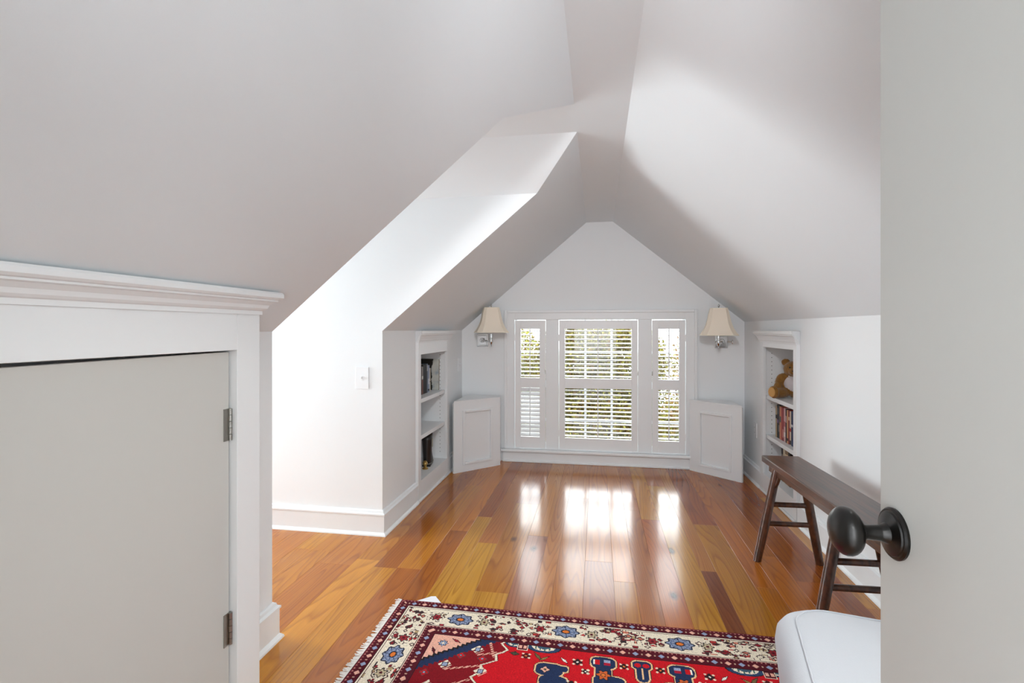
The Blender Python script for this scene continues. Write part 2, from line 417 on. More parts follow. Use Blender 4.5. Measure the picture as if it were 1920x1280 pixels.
# ------------------------------------------------------------------ baseboards
BB = [(0, 0), (0.022, 0), (0.021, 0.008), (0.016, 0.016), (0.013, 0.02), (0.013, 0.118), (0.016, 0.122), (0.016, 0.13), (0.009, 0.136), (0.007, 0.146), (0.003, 0.15), (0, 0.15)]
BBL = [(o * 1.5, z) for o, z in BB]
struct(MB().sweep(BBL, [(XD, YF), (XL, YF), (XL, 3.475)], -1).obj('baseboard_left', M_TRIM))
struct(MB().sweep(BBL, [(XL, 4.262), (XL, YB)], -1).obj('baseboard_left_far', M_TRIM))
struct(MB().sweep(BBL, [(XL, 1.596), (XL, YN), (XD, YN)], -1).obj('baseboard_left_near', M_TRIM))
struct(MB().sweep(BBL, [(XR, 0.0), (XR, 3.50)], 1).obj('baseboard_right', M_TRIM))
struct(MB().sweep(BBL, [(XR, 4.248), (XR, YB)], 1).obj('baseboard_right_far', M_TRIM))
struct(MB().sweep(BB, [(XL, YB), (-0.90, YB)], -1).obj('baseboard_back_left', M_TRIM))
struct(MB().sweep(BB, [(0.90, YB), (XR, YB)], -1).obj('baseboard_back_right', M_TRIM))

# ------------------------------------------------------------------ back window: casing, mullions, sill, sashes, panes
win = bpy.data.objects.new('window_1', None); C.objects.link(win); win.location = (0, YB, WZ0); struct(win)
S0, S1 = 0.125, 1.335          # shutter bottom and top
b = MB()                        # stepped casing, three sides
CX0, CX1, CZ = -0.865, 0.875, 1.425
ix0, ix1 = -0.772, 0.782
for (a0, a1, c0, c1) in ((CX0, ix0, 0.125, CZ), (ix1, CX1, 0.125, CZ), (ix0, ix1, S1 + 0.004, CZ)):
    b.box(a0, a1, YB - 0.022, YB, c0, c1)
b.obj('casing', M_TRIM, win, bevel=0.002)
b = MB(); w_ = 0.022
b.box(CX0 - 0.004, CX0 + w_, YB - 0.036, YB, 0.125, CZ + 0.004); b.box(CX1 - w_, CX1 + 0.004, YB - 0.036, YB, 0.125, CZ + 0.004); b.box(CX0 + w_, CX1 - w_, YB - 0.036, YB, CZ - w_, CZ + 0.004)
b.obj('backband', M_TRIM, win, bevel=0.004)
units = [(-0.772, -0.477), (-0.356, 0.366), (0.487, 0.782)]
for a0, a1 in ((units[0][1], units[1][0]), (units[1][1], units[2][0])):
    BOX(a0, a1, YB - 0.012, YB + 0.085, 0.125, S1 + 0.004).obj('mullion', M_TRIM, win, bevel=0.0015)
b = MB(); b.box(ix0 - 0.049, ix0 - 0.035, YB, YB + 0.14, 0.125, S1 + 0.045); b.box(ix1 + 0.035, ix1 + 0.049, YB, YB + 0.14, 0.125, S1 + 0.045); b.box(ix0 - 0.049, ix1 + 0.049, YB, YB + 0.14, S1 + 0.045, S1 + 0.056)
b.obj('jamb', M_TRIM, win)
MB().prism([(CX0 - 0.03, YB - 0.062, 0.098), (CX1 + 0.03, YB - 0.062, 0.098), (CX1 + 0.03, YB + 0.14, 0.098), (CX0 - 0.03, YB + 0.14, 0.098)], (0, 0, 0.026)).obj('sill', M_TRIM, win, bevel=0.008)
b = MB(); b.box(CX0 - 0.02, CX1 + 0.02, YB - 0.026, YB, 0.0, 0.098); b.box(CX0 - 0.02, CX1 + 0.02, YB - 0.038, YB, 0.0, 0.016)
b.obj('apron', M_TRIM, win, bevel=0.003)
YG = YB + 0.115
for u, (a0, a1) in enumerate(units):
    fx0, fx1 = a0 - 0.034, a1 + 0.034
    for zz0, zz1, yo in ((0.125, 0.735, -0.012), (0.715, S1 + 0.045, 0.012)):
        b = MB(); y0, y1 = YG + yo - 0.012, YG + yo + 0.012
        b.box(fx0, fx0 + 0.04, y0, y1, zz0, zz1); b.box(fx1 - 0.04, fx1, y0, y1, zz0, zz1)
        b.box(fx0 + 0.04, fx1 - 0.04, y0, y1, zz0, zz0 + 0.04); b.box(fx0 + 0.04, fx1 - 0.04, y0, y1, zz1 - 0.04, zz1)
        sash = b.obj('sash', M_TRIM, win)
        cols = [fx0 + 0.04, -0.112, 0.133, fx1 - 0.04] if u == 1 else [fx0 + 0.04, fx1 - 0.04]
        zm = 0.385 if zz0 < 0.5 else 1.032
        rows = [zz0 + 0.04, zm, zz1 - 0.04]
        for cx in cols[1:-1]: BOX(cx - 0.010, cx + 0.010, y0, y1, rows[0], rows[-1]).obj('muntin', M_TRIM, sash)
        BOX(cols[0], cols[-1], y0 + 0.001, y1 - 0.001, zm - 0.011, zm + 0.011).obj('muntin', M_TRIM, sash)
        for i in range(len(cols) - 1):
            for j in range(2):
                BOX(cols[i], cols[i + 1], YG + yo - 0.0015, YG + yo + 0.0015, rows[j], rows[j + 1]).obj('pane', M_GLASS, sash)

# plantation shutters, one per opening
def shutter(a0, a1, tilt_up, tilt_low, hinge_x, label):
    z0, z1 = S0 + 0.004, S1 - 0.003
    g = 0.004
    x0, x1 = a0 + g, a1 - g
    y0, y1 = YB - 0.012, YB + 0.016
    t = thing('plantation_shutter', label, 'shutter', ((x0 + x1) / 2, YB, z0), 0, 'plantation shutters in the gable window')
    wst = 0.054
    for p0, p1 in ((x0, x0 + wst), (x1 - wst, x1)): BOX(p0, p1, y0, y1, z0, z1).obj('stile', M_SHUTTER, t, bevel=0.002)
    za, zb_, zc, zd = 0.238, 0.700, 0.793, 1.253
    for p0, p1 in ((z0, za), (zb_, zc), (zd, z1)): BOX(x0 + wst, x1 - wst, y0 + 0.0005, y1 - 0.0005, p0, p1).obj('rail', M_SHUTTER, t, bevel=0.002)
    n = 12; cx = (x0 + x1) / 2; yc = YB + 0.002
    half = (x1 - x0) / 2 - wst - 0.001
    prof = [(0.0235 * math.cos(2 * PI * k / 10), 0.0042 * math.sin(2 * PI * k / 10)) for k in range(10)]
    me = MB().quad_loop([[(-half, a, c) for a, c in prof], [(half, a, c) for a, c in prof]]).mesh('louver')
    me.materials.append(M_SHUTTER)
    for (q0, q1, tilt) in ((za, zb_, tilt_low), (zc, zd, tilt_up)):
        for k in range(n):
            o = link('louver', me, None, t, local=True)
            o.location = (0, 0.002, q0 + (k + 0.5) * (q1 - q0) / n - z0)
            o.rotation_euler = (math.radians(tilt + random.uniform(-1.5, 1.5)), 0, 0)
        BOX(cx - 0.0045, cx + 0.0045, y0 - 0.016, y0 - 0.009, q0 + 0.012, q1 + 0.014).obj('tilt_rod', M_SHUTTER, t, bevel=0.0015)
    for hz in (0.28, 1.17):
        BOX(hinge_x - 0.004, hinge_x + 0.004, y0 - 0.004, y0 + 0.004, hz - 0.03, hz + 0.03).obj('hinge', M_SHUTTER, t, bevel=0.0015)
    lx = x1 if abs(hinge_x - x0) < abs(hinge_x - x1) else x0
    BOX(lx - 0.005, lx + 0.005, y0 - 0.003, y0 + 0.003, 0.83, 0.87).obj('catch', M_NICKEL, t)
shutter(*units[0], 9, 40, units[0][0] + 0.003, 'narrow white louvered shutter at the left of the window, lower slats tilted nearly shut')
shutter(*units[1], 9, 6, units[1][0] + 0.003, 'wide white louvered shutter in the middle of the window')
shutter(*units[2], 10, 7, units[2][1] - 0.003, 'narrow white louvered shutter at the right of the window, slats open')

# dormer window, out of frame
win2 = bpy.data.objects.new('window_2', None); C.objects.link(win2); win2.location = (XD, 2.38, DW[2]); struct(win2)
b = MB()
for (p0, p1, q0, q1) in ((DW[0], DW[0] + 0.05, DW[2], DW[3]), (DW[1] - 0.05, DW[1], DW[2], DW[3]), (DW[0], DW[1], DW[2], DW[2] + 0.05), (DW[0], DW[1], DW[3] - 0.05, DW[3]), (DW[0], DW[1], 1.14, 1.18)):
    b.box(XD - 0.09, XD - 0.05, p0, p1, q0, q1)
b.obj('sash', M_TRIM, win2)
BOX(XD - 0.072, XD - 0.068, DW[0] + 0.05, DW[1] - 0.05, DW[2] + 0.05, DW[3] - 0.05).obj('pane', M_GLASS, win2)
b = MB()
for (p0, p1, q0, q1) in ((DW[0] - 0.08, DW[0], DW[2] - 0.08, DW[3] + 0.08), (DW[1], DW[1] + 0.08, DW[2] - 0.08, DW[3] + 0.08), (DW[0], DW[1], DW[3], DW[3] + 0.08), (DW[0], DW[1], DW[2] - 0.08, DW[2])):
    b.box(XD, XD + 0.02, p0, p1, q0, q1)
b.obj('casing', M_TRIM, win2, bevel=0.003)

# ------------------------------------------------------------------ closet front and its small door at the left
XC = -1.16
CY0, CY1, DY0, DZ1 = 0.55, 1.595, 0.68, 1.182
b = MB()
b.box(XL, XC, 1.484, CY1, 0, 1.33); b.box(XL, XC, CY0, DY0, 0, 1.33); b.box(XL, XC, DY0, 1.484, DZ1, 1.33)
b.box(XL, XC - 0.06, DY0, 1.484, 0, 0.02)
struct(b.obj('trim_1', M_TRIM, bevel=0.002))
dm = MB().prism([(XC - 0.060, DY0 + 0.004, 0.012), (XC - 0.060, 1.478, 0.012), (XC - 0.060, 1.478, DZ1 - 0.006), (XC - 0.060, DY0 + 0.004, DZ1 - 0.011)], (0.034, 0, 0))
door1 = struct(dm.obj('door_1', M_GREYDOOR, bevel=0.0015))
for z0, z1 in ((0.888, 0.992), (0.224, 0.328)):
    h = BOX(XC - 0.0255, XC - 0.0225, 1.452, 1.4835, z0, z1).obj('hinge', M_NICKEL, door1)
    n = 5
    for k in range(n):
        q0 = z0 + (z1 - z0) * k / n
        MB().tube([(XC - 0.0185, 1.4755, q0 + 0.0008), (XC - 0.0185, 1.4755, q0 + (z1 - z0) / n - 0.0008)], 0.0058, 10).obj('knuckle', M_NICKEL, h, auto=40)
# crown along the closet front, returned at its right end
CR = [(0, 1.300), (0.006, 1.300), (0.006, 1.313), (0.012, 1.316), (0.018, 1.322), (0.022, 1.333), (0.034, 1.344), (0.042, 1.347), (0.042, 1.352), (0.050, 1.354), (0.056, 1.360), (0.056, 1.372), (0.052, 1.379), (0.0, 1.345)]
struct(MB().sweep(CR, [(XC, CY0 - 0.02), (XC, CY1), (XL, CY1)], -1).obj('trim_2', M_TRIM))

# ------------------------------------------------------------------ built-in bookcases
def bookcase(side, y0, y1, shelf_z, label):
    wall = XL if side < 0 else XR
    sx = -side                              # into the room
    X = lambda d: wall + sx * d             # d > 0 stands out into the room, d < 0 goes into the recess
    def bx(mb, d0, d1, *r): a, c = sorted((X(d0), X(d1))); return mb.box(a, c, *r)
    t = thing('bookcase', label, 'bookcase', (X(0), (y0 + y1) / 2, 0), 0, 'bookcases built into the knee walls')
    f0, f1 = y0 - 0.04, y1 + 0.04
    F = 0.022
    for p0, p1 in ((f0, y0 + 0.015), (y1 - 0.03, f1)): bx(MB(), 0.0, F, p0, p1, 0.02, 1.17).obj('stile', M_TRIM, t, bevel=0.0015)
    a0, a1 = y0 + 0.015, y1 - 0.03
    bx(MB(), 0.0, F - 0.0008, a0, a1, 1.065 if side < 0 else 1.115, 1.17).obj('header', M_TRIM, t)
    bx(MB(), 0.0, F - 0.0008, a0, a1, 0.02, 0.145).obj('base_rail', M_TRIM, t)
    b = MB(); bx(b, 0.0, F + 0.012, f0 - 0.002, f1 + 0.002, 0.0, 0.018); b.obj('shoe_molding', M_TRIM, t, bevel=0.005)
    CRN = [(0.0, 1.150), (F + 0.004, 1.150), (F + 0.006, 1.162), (F + 0.010, 1.166), (F + 0.014, 1.178), (F + 0.024, 1.200), (F + 0.034, 1.208), (F + 0.034, 1.214), (F + 0.042, 1.217), (F + 0.042, 1.237), (0.0, 1.237)]
    path = [(wall, f0 + 0.0), (wall, f1)]
    # crown with returns at both ends
    mb = MB(); rings = []
    for yy, flip in ((f0, -1), (f1, 1)):
        rings.append([(X(o), yy + flip * max(0, o - F), z) for o, z in CRN])
    mb.quad_loop(rings); mb.obj('crown', M_TRIM, t)
    D = -0.30
    mb = MB(); bx(mb, D - 0.015, D, y0 - 0.0, y1, 0.105, 1.148); mb.obj('back_panel', M_TRIM, t)
    for p0, p1 in ((y0, y0 + 0.018), (y1 - 0.018, y1)): bx(MB(), D, -0.0005, p0, p1, 0.105, 1.148).obj('side_panel', M_TRIM, t)
    bx(MB(), D, -0.0005, y0 + 0.018, y1 - 0.018, 1.130, 1.148).obj('top_panel', M_TRIM, t)
    bx(MB(), D, -0.0005, y0 + 0.018, y1 - 0.018, 0.125, 0.143).obj('bottom_panel', M_TRIM, t)
    for z in shelf_z: bx(MB(), D, -0.004, y0 + 0.019, y1 - 0.019, z - 0.03, z).obj('shelf', M_TRIM, t, bevel=0.0015)
    b = MB()
    z = 0.20
    while z < 1.08:
        for d in (-0.045, -0.255):
            for yy in (y1 - 0.0185, y0 + 0.0183):
                b.lathe([(0.0001, 0), (0.003, 0), (0.003, 0.0006), (0.0001, 0.0006)], (X(d), yy, z), 'Y', 8)
        z += 0.032
    tag(b.obj('peg_holes', M_HOLE, t), kind='stuff')
    return X
LS = (0.730, 0.458); RS = (0.745, 0.442)
XLb = bookcase(-1, LB0, LB1, LS, 'white built-in bookcase in the left knee wall with a dark painting on its top shelf')
XRb = bookcase(1, RB0, RB1, RS, 'white built-in bookcase in the right knee wall with a teddy bear on its top shelf')

# ------------------------------------------------------------------ corner boxes with a framed panel
def corner_box(A, B, back, H, label):
    A, B = Vector(A), Vector(B)
    d = (B - A); W = d.length; d.normalize(); n = Vector((d.y, -d.x))
    if n.dot(-A) < 0: n = -n
    t = thing('corner_cabinet', label, 'cabinet', ((A.x + B.x) / 2, (A.y + B.y) / 2, 0), 0, 'low white cabinets set across the corners')
    poly = [A, B] + [Vector(p) for p in back]
    # body: top and sides behind the front frame
    inn = [A - n * 0.02, B - n * 0.02] + [Vector(p) for p in back]
    MB().quad_loop([[(p.x, p.y, 0.0) for p in inn], [(p.x, p.y, H - 0.018) for p in inn]]).obj('body', M_TRIM, t)
    MB().quad_loop([[(p.x, p.y, H - 0.018) for p in poly], [(p.x, p.y, H) for p in poly]]).obj('top', M_TRIM, t, bevel=0.0015)
    def fr(mb, u0, u1, z0, z1, o0, o1):
        q = [A + d * u0 + n * o0, A + d * u1 + n * o0, A + d * u1 + n * o1, A + d * u0 + n * o1]
        return mb.quad_loop([[(p.x, p.y, z0) for p in q], [(p.x, p.y, z1) for p in q]])
    m0, m1, zb0, zt0 = 0.10, W - 0.10, 0.075, H - 0.10
    for u0, u1 in ((0, m0), (m1, W)): fr(MB(), u0, u1, 0, H - 0.018, -0.02, 0.0).obj('stile', M_TRIM, t)
    fr(MB(), m0, m1, 0, zb0, -0.02, 0.0).obj('rail', M_TRIM, t); fr(MB(), m0, m1, zt0, H - 0.018, -0.02, 0.0).obj('rail', M_TRIM, t)
    fr(MB(), m0, m1, zb0, zt0, -0.0199, -0.016).obj('panel', M_TRIM, t)
    b = MB(); k = 0.014
    for (u0, u1, z0, z1) in ((m0 - k, m0 + 0.008, zb0 - k, zt0 + k), (m1 - 0.008, m1 + k, zb0 - k, zt0 + k), (m0 + 0.008, m1 - 0.008, zb0 - k, zb0 + 0.008), (m0 + 0.008, m1 - 0.008, zt0 - 0.008, zt0 + k)):
        fr(b, u0, u1, z0, z1, -0.016, 0.010)
    b.obj('panel_molding', M_TRIM, t, bevel=0.004)
corner_box((-1.224, 4.238), (-0.882, 4.585), [(-0.905, 4.715), (-1.224, 4.715)], 0.625, 'white corner cabinet with a framed panel below the left wall lamp')
corner_box((0.808, 4.695), (1.160, 4.377), [(1.160, 4.705), (0.905, 4.708)], 0.625, 'white corner cabinet with a framed panel below the right wall lamp')

# ------------------------------------------------------------------ wall lamps
def sconce(plate, lamp, zbase, rz, label, switch_side):
    px, pz = plate; lx, ly = lamp
    t = thing('wall_lamp', label, 'lamp', (px, YB, pz), 0, 'chrome wall lamps flanking the window')
    b = BOX(px - 0.055, px + 0.055, YB - 0.008, YB, pz - 0.062, pz + 0.062).obj('backplate', M_CHROME, t, bevel=0.004)
    BOX(px - 0.042, px + 0.042, YB - 0.016, YB - 0.008, pz - 0.048, pz + 0.048).obj('plate_step', M_CHROME, b, bevel=0.004)
    MB().lathe([(0.002, -0.050), (0.018, -0.049), (0.022, -0.040), (0.014, -0.030), (0.020, -0.018), (0.020, -0.016)], (px, YB, pz), 'Y', 20).obj('boss', M_CHROME, t, auto=40)
    MB().tube([(px, YB - 0.045, pz), (px + (lx - px) * 0.5, (YB - 0.05 + ly) / 2, pz - 0.012), (lx, ly, pz)], 0.0065, 10).obj('arm', M_CHROME, t, auto=40)
    MB().lathe([(0.002, -0.055), (0.007, -0.050), (0.004, -0.038), (0.010, -0.034), (0.016, -0.018), (0.024, -0.010), (0.024, -0.004), (0.014, 0.0), (0.014, 0.012), (0.020, 0.016), (0.020, 0.022), (0.012, 0.026), (0.012, 0.06), (0.002, 0.06)], (lx, ly, pz), 'Z', 20).obj('socket_cup', M_CHROME, t, auto=40)
    MB().lathe([(0.0115, 0.06), (0.0115, 0.13), (0.002, 0.13)], (lx, ly, pz), 'Z', 16).obj('candle_sleeve', M_PLASTIC, t, auto=40)
    MB().tube([(lx, ly, pz + 0.13), (lx, ly, zbase + 0.262)], 0.0025, 8).obj('harp_rod', M_CHROME, t)
    MB().lathe([(0.001, 0.225), (0.006, 0.228), (0.004, 0.236), (0.009, 0.244), (0.009, 0.250), (0.003, 0.258), (0.001, 0.260)], (lx, ly, zbase), 'Z', 12).obj('finial', M_CHROME, t, auto=50)
    MB().tube([(px + switch_side * 0.05, YB - 0.012, pz - 0.005), (px + switch_side * 0.085, YB - 0.03, pz - 0.005)], 0.003, 8).obj('switch_stem', M_CHROME, t)
    MB().lathe([(0.001, -0.022), (0.006, -0.012), (0.009, 0.0), (0.006, 0.012), (0.001, 0.022)], (px + switch_side * 0.088, YB - 0.032, pz - 0.005), 'Z', 12).obj('switch_key', M_CHROME, t, auto=50)
    # cut-corner bell shade
    def outline(a, c):      # rectangle half-size a with corners cut by c
        pts = [(a, -a + c), (a, a - c), (a - c, a), (-a + c, a), (-a, a - c), (-a, -a + c), (-a + c, -a), (a - c, -a)]
        k = Matrix.Rotation(rz, 2)
        return [k @ Vector(p) for p in pts]
    H = 0.225; rings = []; prof = []
    for i in range(9):
        s = i / 8
        prof.append((0.066 + 0.070 * (1 - s) ** 1.0 * (1 - 0.30 * math.sin(PI * s)) + 0.010 * (1 - s) ** 4, s * H))
    rings_o = [[(lx + p.x, ly + p.y, zbase + h) for p in outline(a, a * 0.30)] for a, h in prof]
    rings_i = [[(lx + p.x, ly + p.y, zbase + h) for p in outline(a - 0.003, a * 0.30)] for a, h in reversed(prof)]
    sh = MB(); sh.quad_loop(rings_o + rings_i + [rings_o[0]], cap=False)
    shade = sh.obj('lamp_shade', M_SHADE, t, auto=25)
    for (a, h, r) in ((prof[0][0], 0.0, 0.0035), (prof[-1][0], H, 0.003)):
        o = [(lx + p.x, ly + p.y, zbase + h) for p in outline(a, a * 0.30)]
        MB().tube(o + [o[0], o[1]], r, 6).obj('binding', M_SHADETRIM, shade, auto=60)
    b = MB()
    for k in range(8):
        b.tube([rings_o[i][k] for i in range(9)], 0.0013, 5)
    b.obj('seam', M_SHADETRIM, shade)
sconce((-1.085, 1.145), (-0.962, 4.56), 1.222, math.radians(20), 'chrome wall lamp with cream bell shade left of the window', 1)
sconce((1.085, 1.143), (1.008, 4.50), 1.200, math.radians(-8), 'chrome wall lamp with cream bell shade right of the window', 1)

# ------------------------------------------------------------------ switch plates and sockets
def plate(origin, nrm, wd, ht, label, name, kind):
    o = Vector(origin); n = Vector(nrm); u = Vector((0, 0, 1)).cross(n)
    t = thing(name, label, 'switch' if 'switch' in name else 'socket', tuple(o))
    def bx(u0, u1, z0, z1, d0, d1, nm, m, bev=0.0):
        q = lambda d: [o + u * a + Vector((0, 0, c)) + n * d for a, c in ((u0, z0), (u1, z0), (u1, z1), (u0, z1))]
        return MB().quad_loop([q(d0), q(d1)]).obj(nm, m, t, bevel=bev)
    bx(-wd / 2, wd / 2, -ht / 2, ht / 2, 0.0, 0.006, 'wall_plate', M_PLASTIC, 0.002)
    if kind == 'toggle':
        bx(-0.005, 0.005, -0.012, 0.012, 0.006, 0.0072, 'slot', M_PLASTIC)
        tg = MB().prism([o + u * -0.004 + Vector((0, 0, -0.004)) + n * 0.006, o + u * 0.004 + Vector((0, 0, -0.004)) + n * 0.006, o + u * 0.004 + Vector((0, 0, 0.006)) + n * 0.006, o + u * -0.004 + Vector((0, 0, 0.006)) + n * 0.006], n * 0.014 + Vector((0, 0, 0.006)))
        tg.obj('toggle', M_PLASTIC, t, bevel=0.001)
        for z in (-ht * 0.33, ht * 0.33): bx(-0.003, 0.003, z - 0.003, z + 0.003, 0.006, 0.0066, 'screw', M_PLASTIC)
    else:
        for z in (-0.021, 0.021):
            f = bx(-0.016, 0.016, z - 0.014, z + 0.014, 0.006, 0.008, 'outlet_face', M_PLASTIC, 0.002)
            for a in (-0.007, 0.005): bx(a, a + 0.002, z - 0.003, z + 0.006, 0.008, 0.0083, 'slot', M_HOLE)
plate((-1.42, YF, 0.951), (0, -1, 0), 0.086, 0.134, 'white toggle switch plate on the bright dormer wall', 'light_switch', 'toggle')
plate((XL, 4.635, 0.915), (1, 0, 0), 0.075, 0.12, 'white switch plate on the left knee wall between bookcase and back corner', 'light_switch', 'toggle')
plate((XR, 4.425, 0.425), (-1, 0, 0), 0.072, 0.118, 'white socket low on the right knee wall behind the corner cabinet', 'wall_socket', 'outlet')
plate((XL, 4.30, 0.42), (1, 0, 0), 0.072, 0.118, 'white socket low on the left knee wall in the shade of the corner cabinet', 'wall_socket', 'outlet')

# ------------------------------------------------------------------ open door at the right with its knob
DX = 0.354
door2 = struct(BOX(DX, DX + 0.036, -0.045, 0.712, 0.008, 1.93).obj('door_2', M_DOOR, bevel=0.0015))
ky, kz = 0.678, 1.004
rose = MB().lathe([(0.001, 0.0), (0.0300, 0.0), (0.0305, -0.003), (0.0285, -0.0055), (0.0262, -0.0055), (0.0252, -0.0072), (0.019, -0.0092), (0.0125, -0.0105), (0.0105, -0.014), (0.0095, -0.018), (0.001, -0.018)], (DX, ky, kz), 'X', 40).obj('rosette', M_BRONZE, door2, auto=40)
kp = [(0.001, -0.018), (0.0095, -0.018), (0.0088, -0.028), (0.0088, -0.033), (0.011, -0.038)]
for i in range(1, 15):
    a = PI * i / 15
    kp.append((0.029 * math.sin(a) ** 0.9 if i > 2 else max(0.0125, 0.029 * math.sin(a)), -0.0545 + 0.0175 * math.cos(a)))
kp.append((0.0005, -0.072))
MB().lathe(kp, (DX, ky, kz), 'X', 40).obj('knob', M_BRONZE, door2, auto=50)
b = BOX(DX + 0.003, DX + 0.033, 0.7118, 0.713, kz - 0.06, kz + 0.06).obj('latch_plate', M_BRONZE, door2)
rose2 = MB().lathe([(0.001, 0.0), (0.033, 0.0), (0.031, 0.006), (0.023, 0.012), (0.011, 0.018), (0.009, 0.03), (0.011, 0.038), (0.024, 0.044), (0.029, 0.054), (0.024, 0.065), (0.001, 0.072)], (DX + 0.036, ky, kz), 'X', 32).obj('knob', M_BRONZE, door2, auto=50)
for z in (0.2, 0.98, 1.72):
    MB().tube([(DX - 0.004, -0.05, z - 0.045), (DX - 0.004, -0.05, z + 0.045)], 0.006, 10).obj('hinge', M_BRONZE, door2, auto=40)
b = MB()
b.box(OX0 - 0.0, OX0 + 0.02, YW - 0.01, -0.0, 0, OZ); b.box(OX1 - 0.002, OX1 + 0.02, YW - 0.01, -0.052, 0, OZ); b.box(OX0, OX1, YW - 0.01, -0.0, OZ - 0.015, OZ)
b.box(OX0 - 0.08, OX0, -0.02, -0.0, 0, OZ + 0.02); b.box(OX1 + 0.005, OX1 + 0.08, -0.02, -0.0, 0, OZ)
struct(b.obj('trim_3', M_TRIM))

# ------------------------------------------------------------------ bench
HB = 0.545
bench = thing('wooden_bench', 'long narrow dark brown wooden bench with splayed legs along the right wall', 'bench', (1.022, 2.562, 0), math.radians(2.0))
b = MB(); L2 = 0.475; hw = 0.098
b.box(-hw, hw, -0.70, L2, HB - 0.034, HB); b.obj('seat', M_BENCH, bench, bevel=0.004, local=True)
for sx in (-1, 1):
    b = MB(); x0 = sx * (hw - 0.042); b.box(min(x0, x0 + sx * 0.016), max(x0, x0 + sx * 0.016), -0.62, 0.44, HB - 0.078, HB - 0.034)
    b.obj('apron', M_BENCH, bench, bevel=0.002, local=True)
for sy in (-1, 1):
    ly = 0.355 if sy > 0 else -0.325
    for sx in (-1, 1):
        top = Vector((sx * 0.062, ly - sy * 0.012, HB - 0.034)); bot = Vector((sx * 0.158, ly + sy * 0.008, 0.0))
        ts = [0, 0.33, 0.66, 1]
        lg = MB().tube([top.lerp(bot, k) for k in ts], [0.0215, 0.0225, 0.0225, 0.0205], 14).obj('leg', M_BENCH, bench, auto=50, local=True)
        # flatten the foot onto the floor
        for v in lg.data.vertices:
            if v.co.z < 0.03: v.co.z = max(0.0, v.co.z * 0.0)
        # bracket beside the leg top, under the apron
        p = [(sx * 0.058, ly - sy * 0.005, HB - 0.078), (sx * 0.058, ly - sy * 0.055, HB - 0.078), (sx * 0.066, ly - sy * 0.045, HB - 0.115), (sx * 0.076, ly - sy * 0.012, HB - 0.165), (sx * 0.078, ly, HB - 0.165)]
        MB().prism(p, (sx * 0.014, 0, 0)).obj('bracket', M_BENCH, bench, bevel=0.002, local=True)
    for z in (0.312, 0.208):
        k = (HB - 0.034 - z) / (HB - 0.034); xx = 0.062 + k * 0.096
        y = ly - sy * 0.012 + sy * 0.02 * k
        MB().tube([(-xx, y, z), (xx, y, z)], 0.0135, 12).obj('rung', M_BENCH, bench, auto=50, local=True)

# ------------------------------------------------------------------ ottoman
def ottoman():
    t = thing('ottoman', 'white slipcovered ottoman with a piped seam beside the open door', 'ottoman', (0.790, 1.230, 0.008), math.radians(-12))
    def ring(hx, hy, r, z, n=10, dome=0.0):
        pts = []
        for (cx, cy, a0) in ((hx - r, hy - r, 0), (-hx + r, hy - r, PI / 2), (-hx + r, -hy + r, PI), (hx - r, -hy + r, 1.5 * PI)):
            for k in range(n + 1):
                a = a0 + k * PI / 2 / n
                pts.append((cx + r * math.cos(a), cy + r * math.sin(a), z))
        return pts
    HX, HY = 0.35, 0.32
    prof = [(-0.035, 0.0, .10), (-0.03, 0.012, .10), (-0.022, 0.12, .11), (-0.010, 0.22, .12), (0.0, 0.3320, 0.105), (0.004, 0.3720, 0.105), (0.0, 0.4070, 0.105), (-0.012, 0.4300, 0.105), (-0.030, 0.4450, 0.100), (-0.045, 0.4510, 0.095)]
    MB().quad_loop([ring(HX + i, HY + i, r, z) for i, z, r in prof]).obj('body', M_CLOTH, t, auto=70, local=True)
    tops = [(-0.043, 0.4505, .095), (-0.065, 0.456, .09), (-0.11, 0.463, .08), (-0.17, 0.468, .06), (-0.24, 0.471, .04), (-0.29, 0.472, .02)]
    MB().quad_loop([ring(HX + i, HY + i, r, z) for i, z, r in tops]).obj('cushion_top', M_CLOTH, t, auto=70, local=True)
    r = ring(HX - 0.044, HY - 0.044, .095, 0.452)
    MB().tube(r + [r[0], r[1]], 0.0027, 8).obj('piping', M_CLOTH, t, auto=60, local=True)
ottoman()

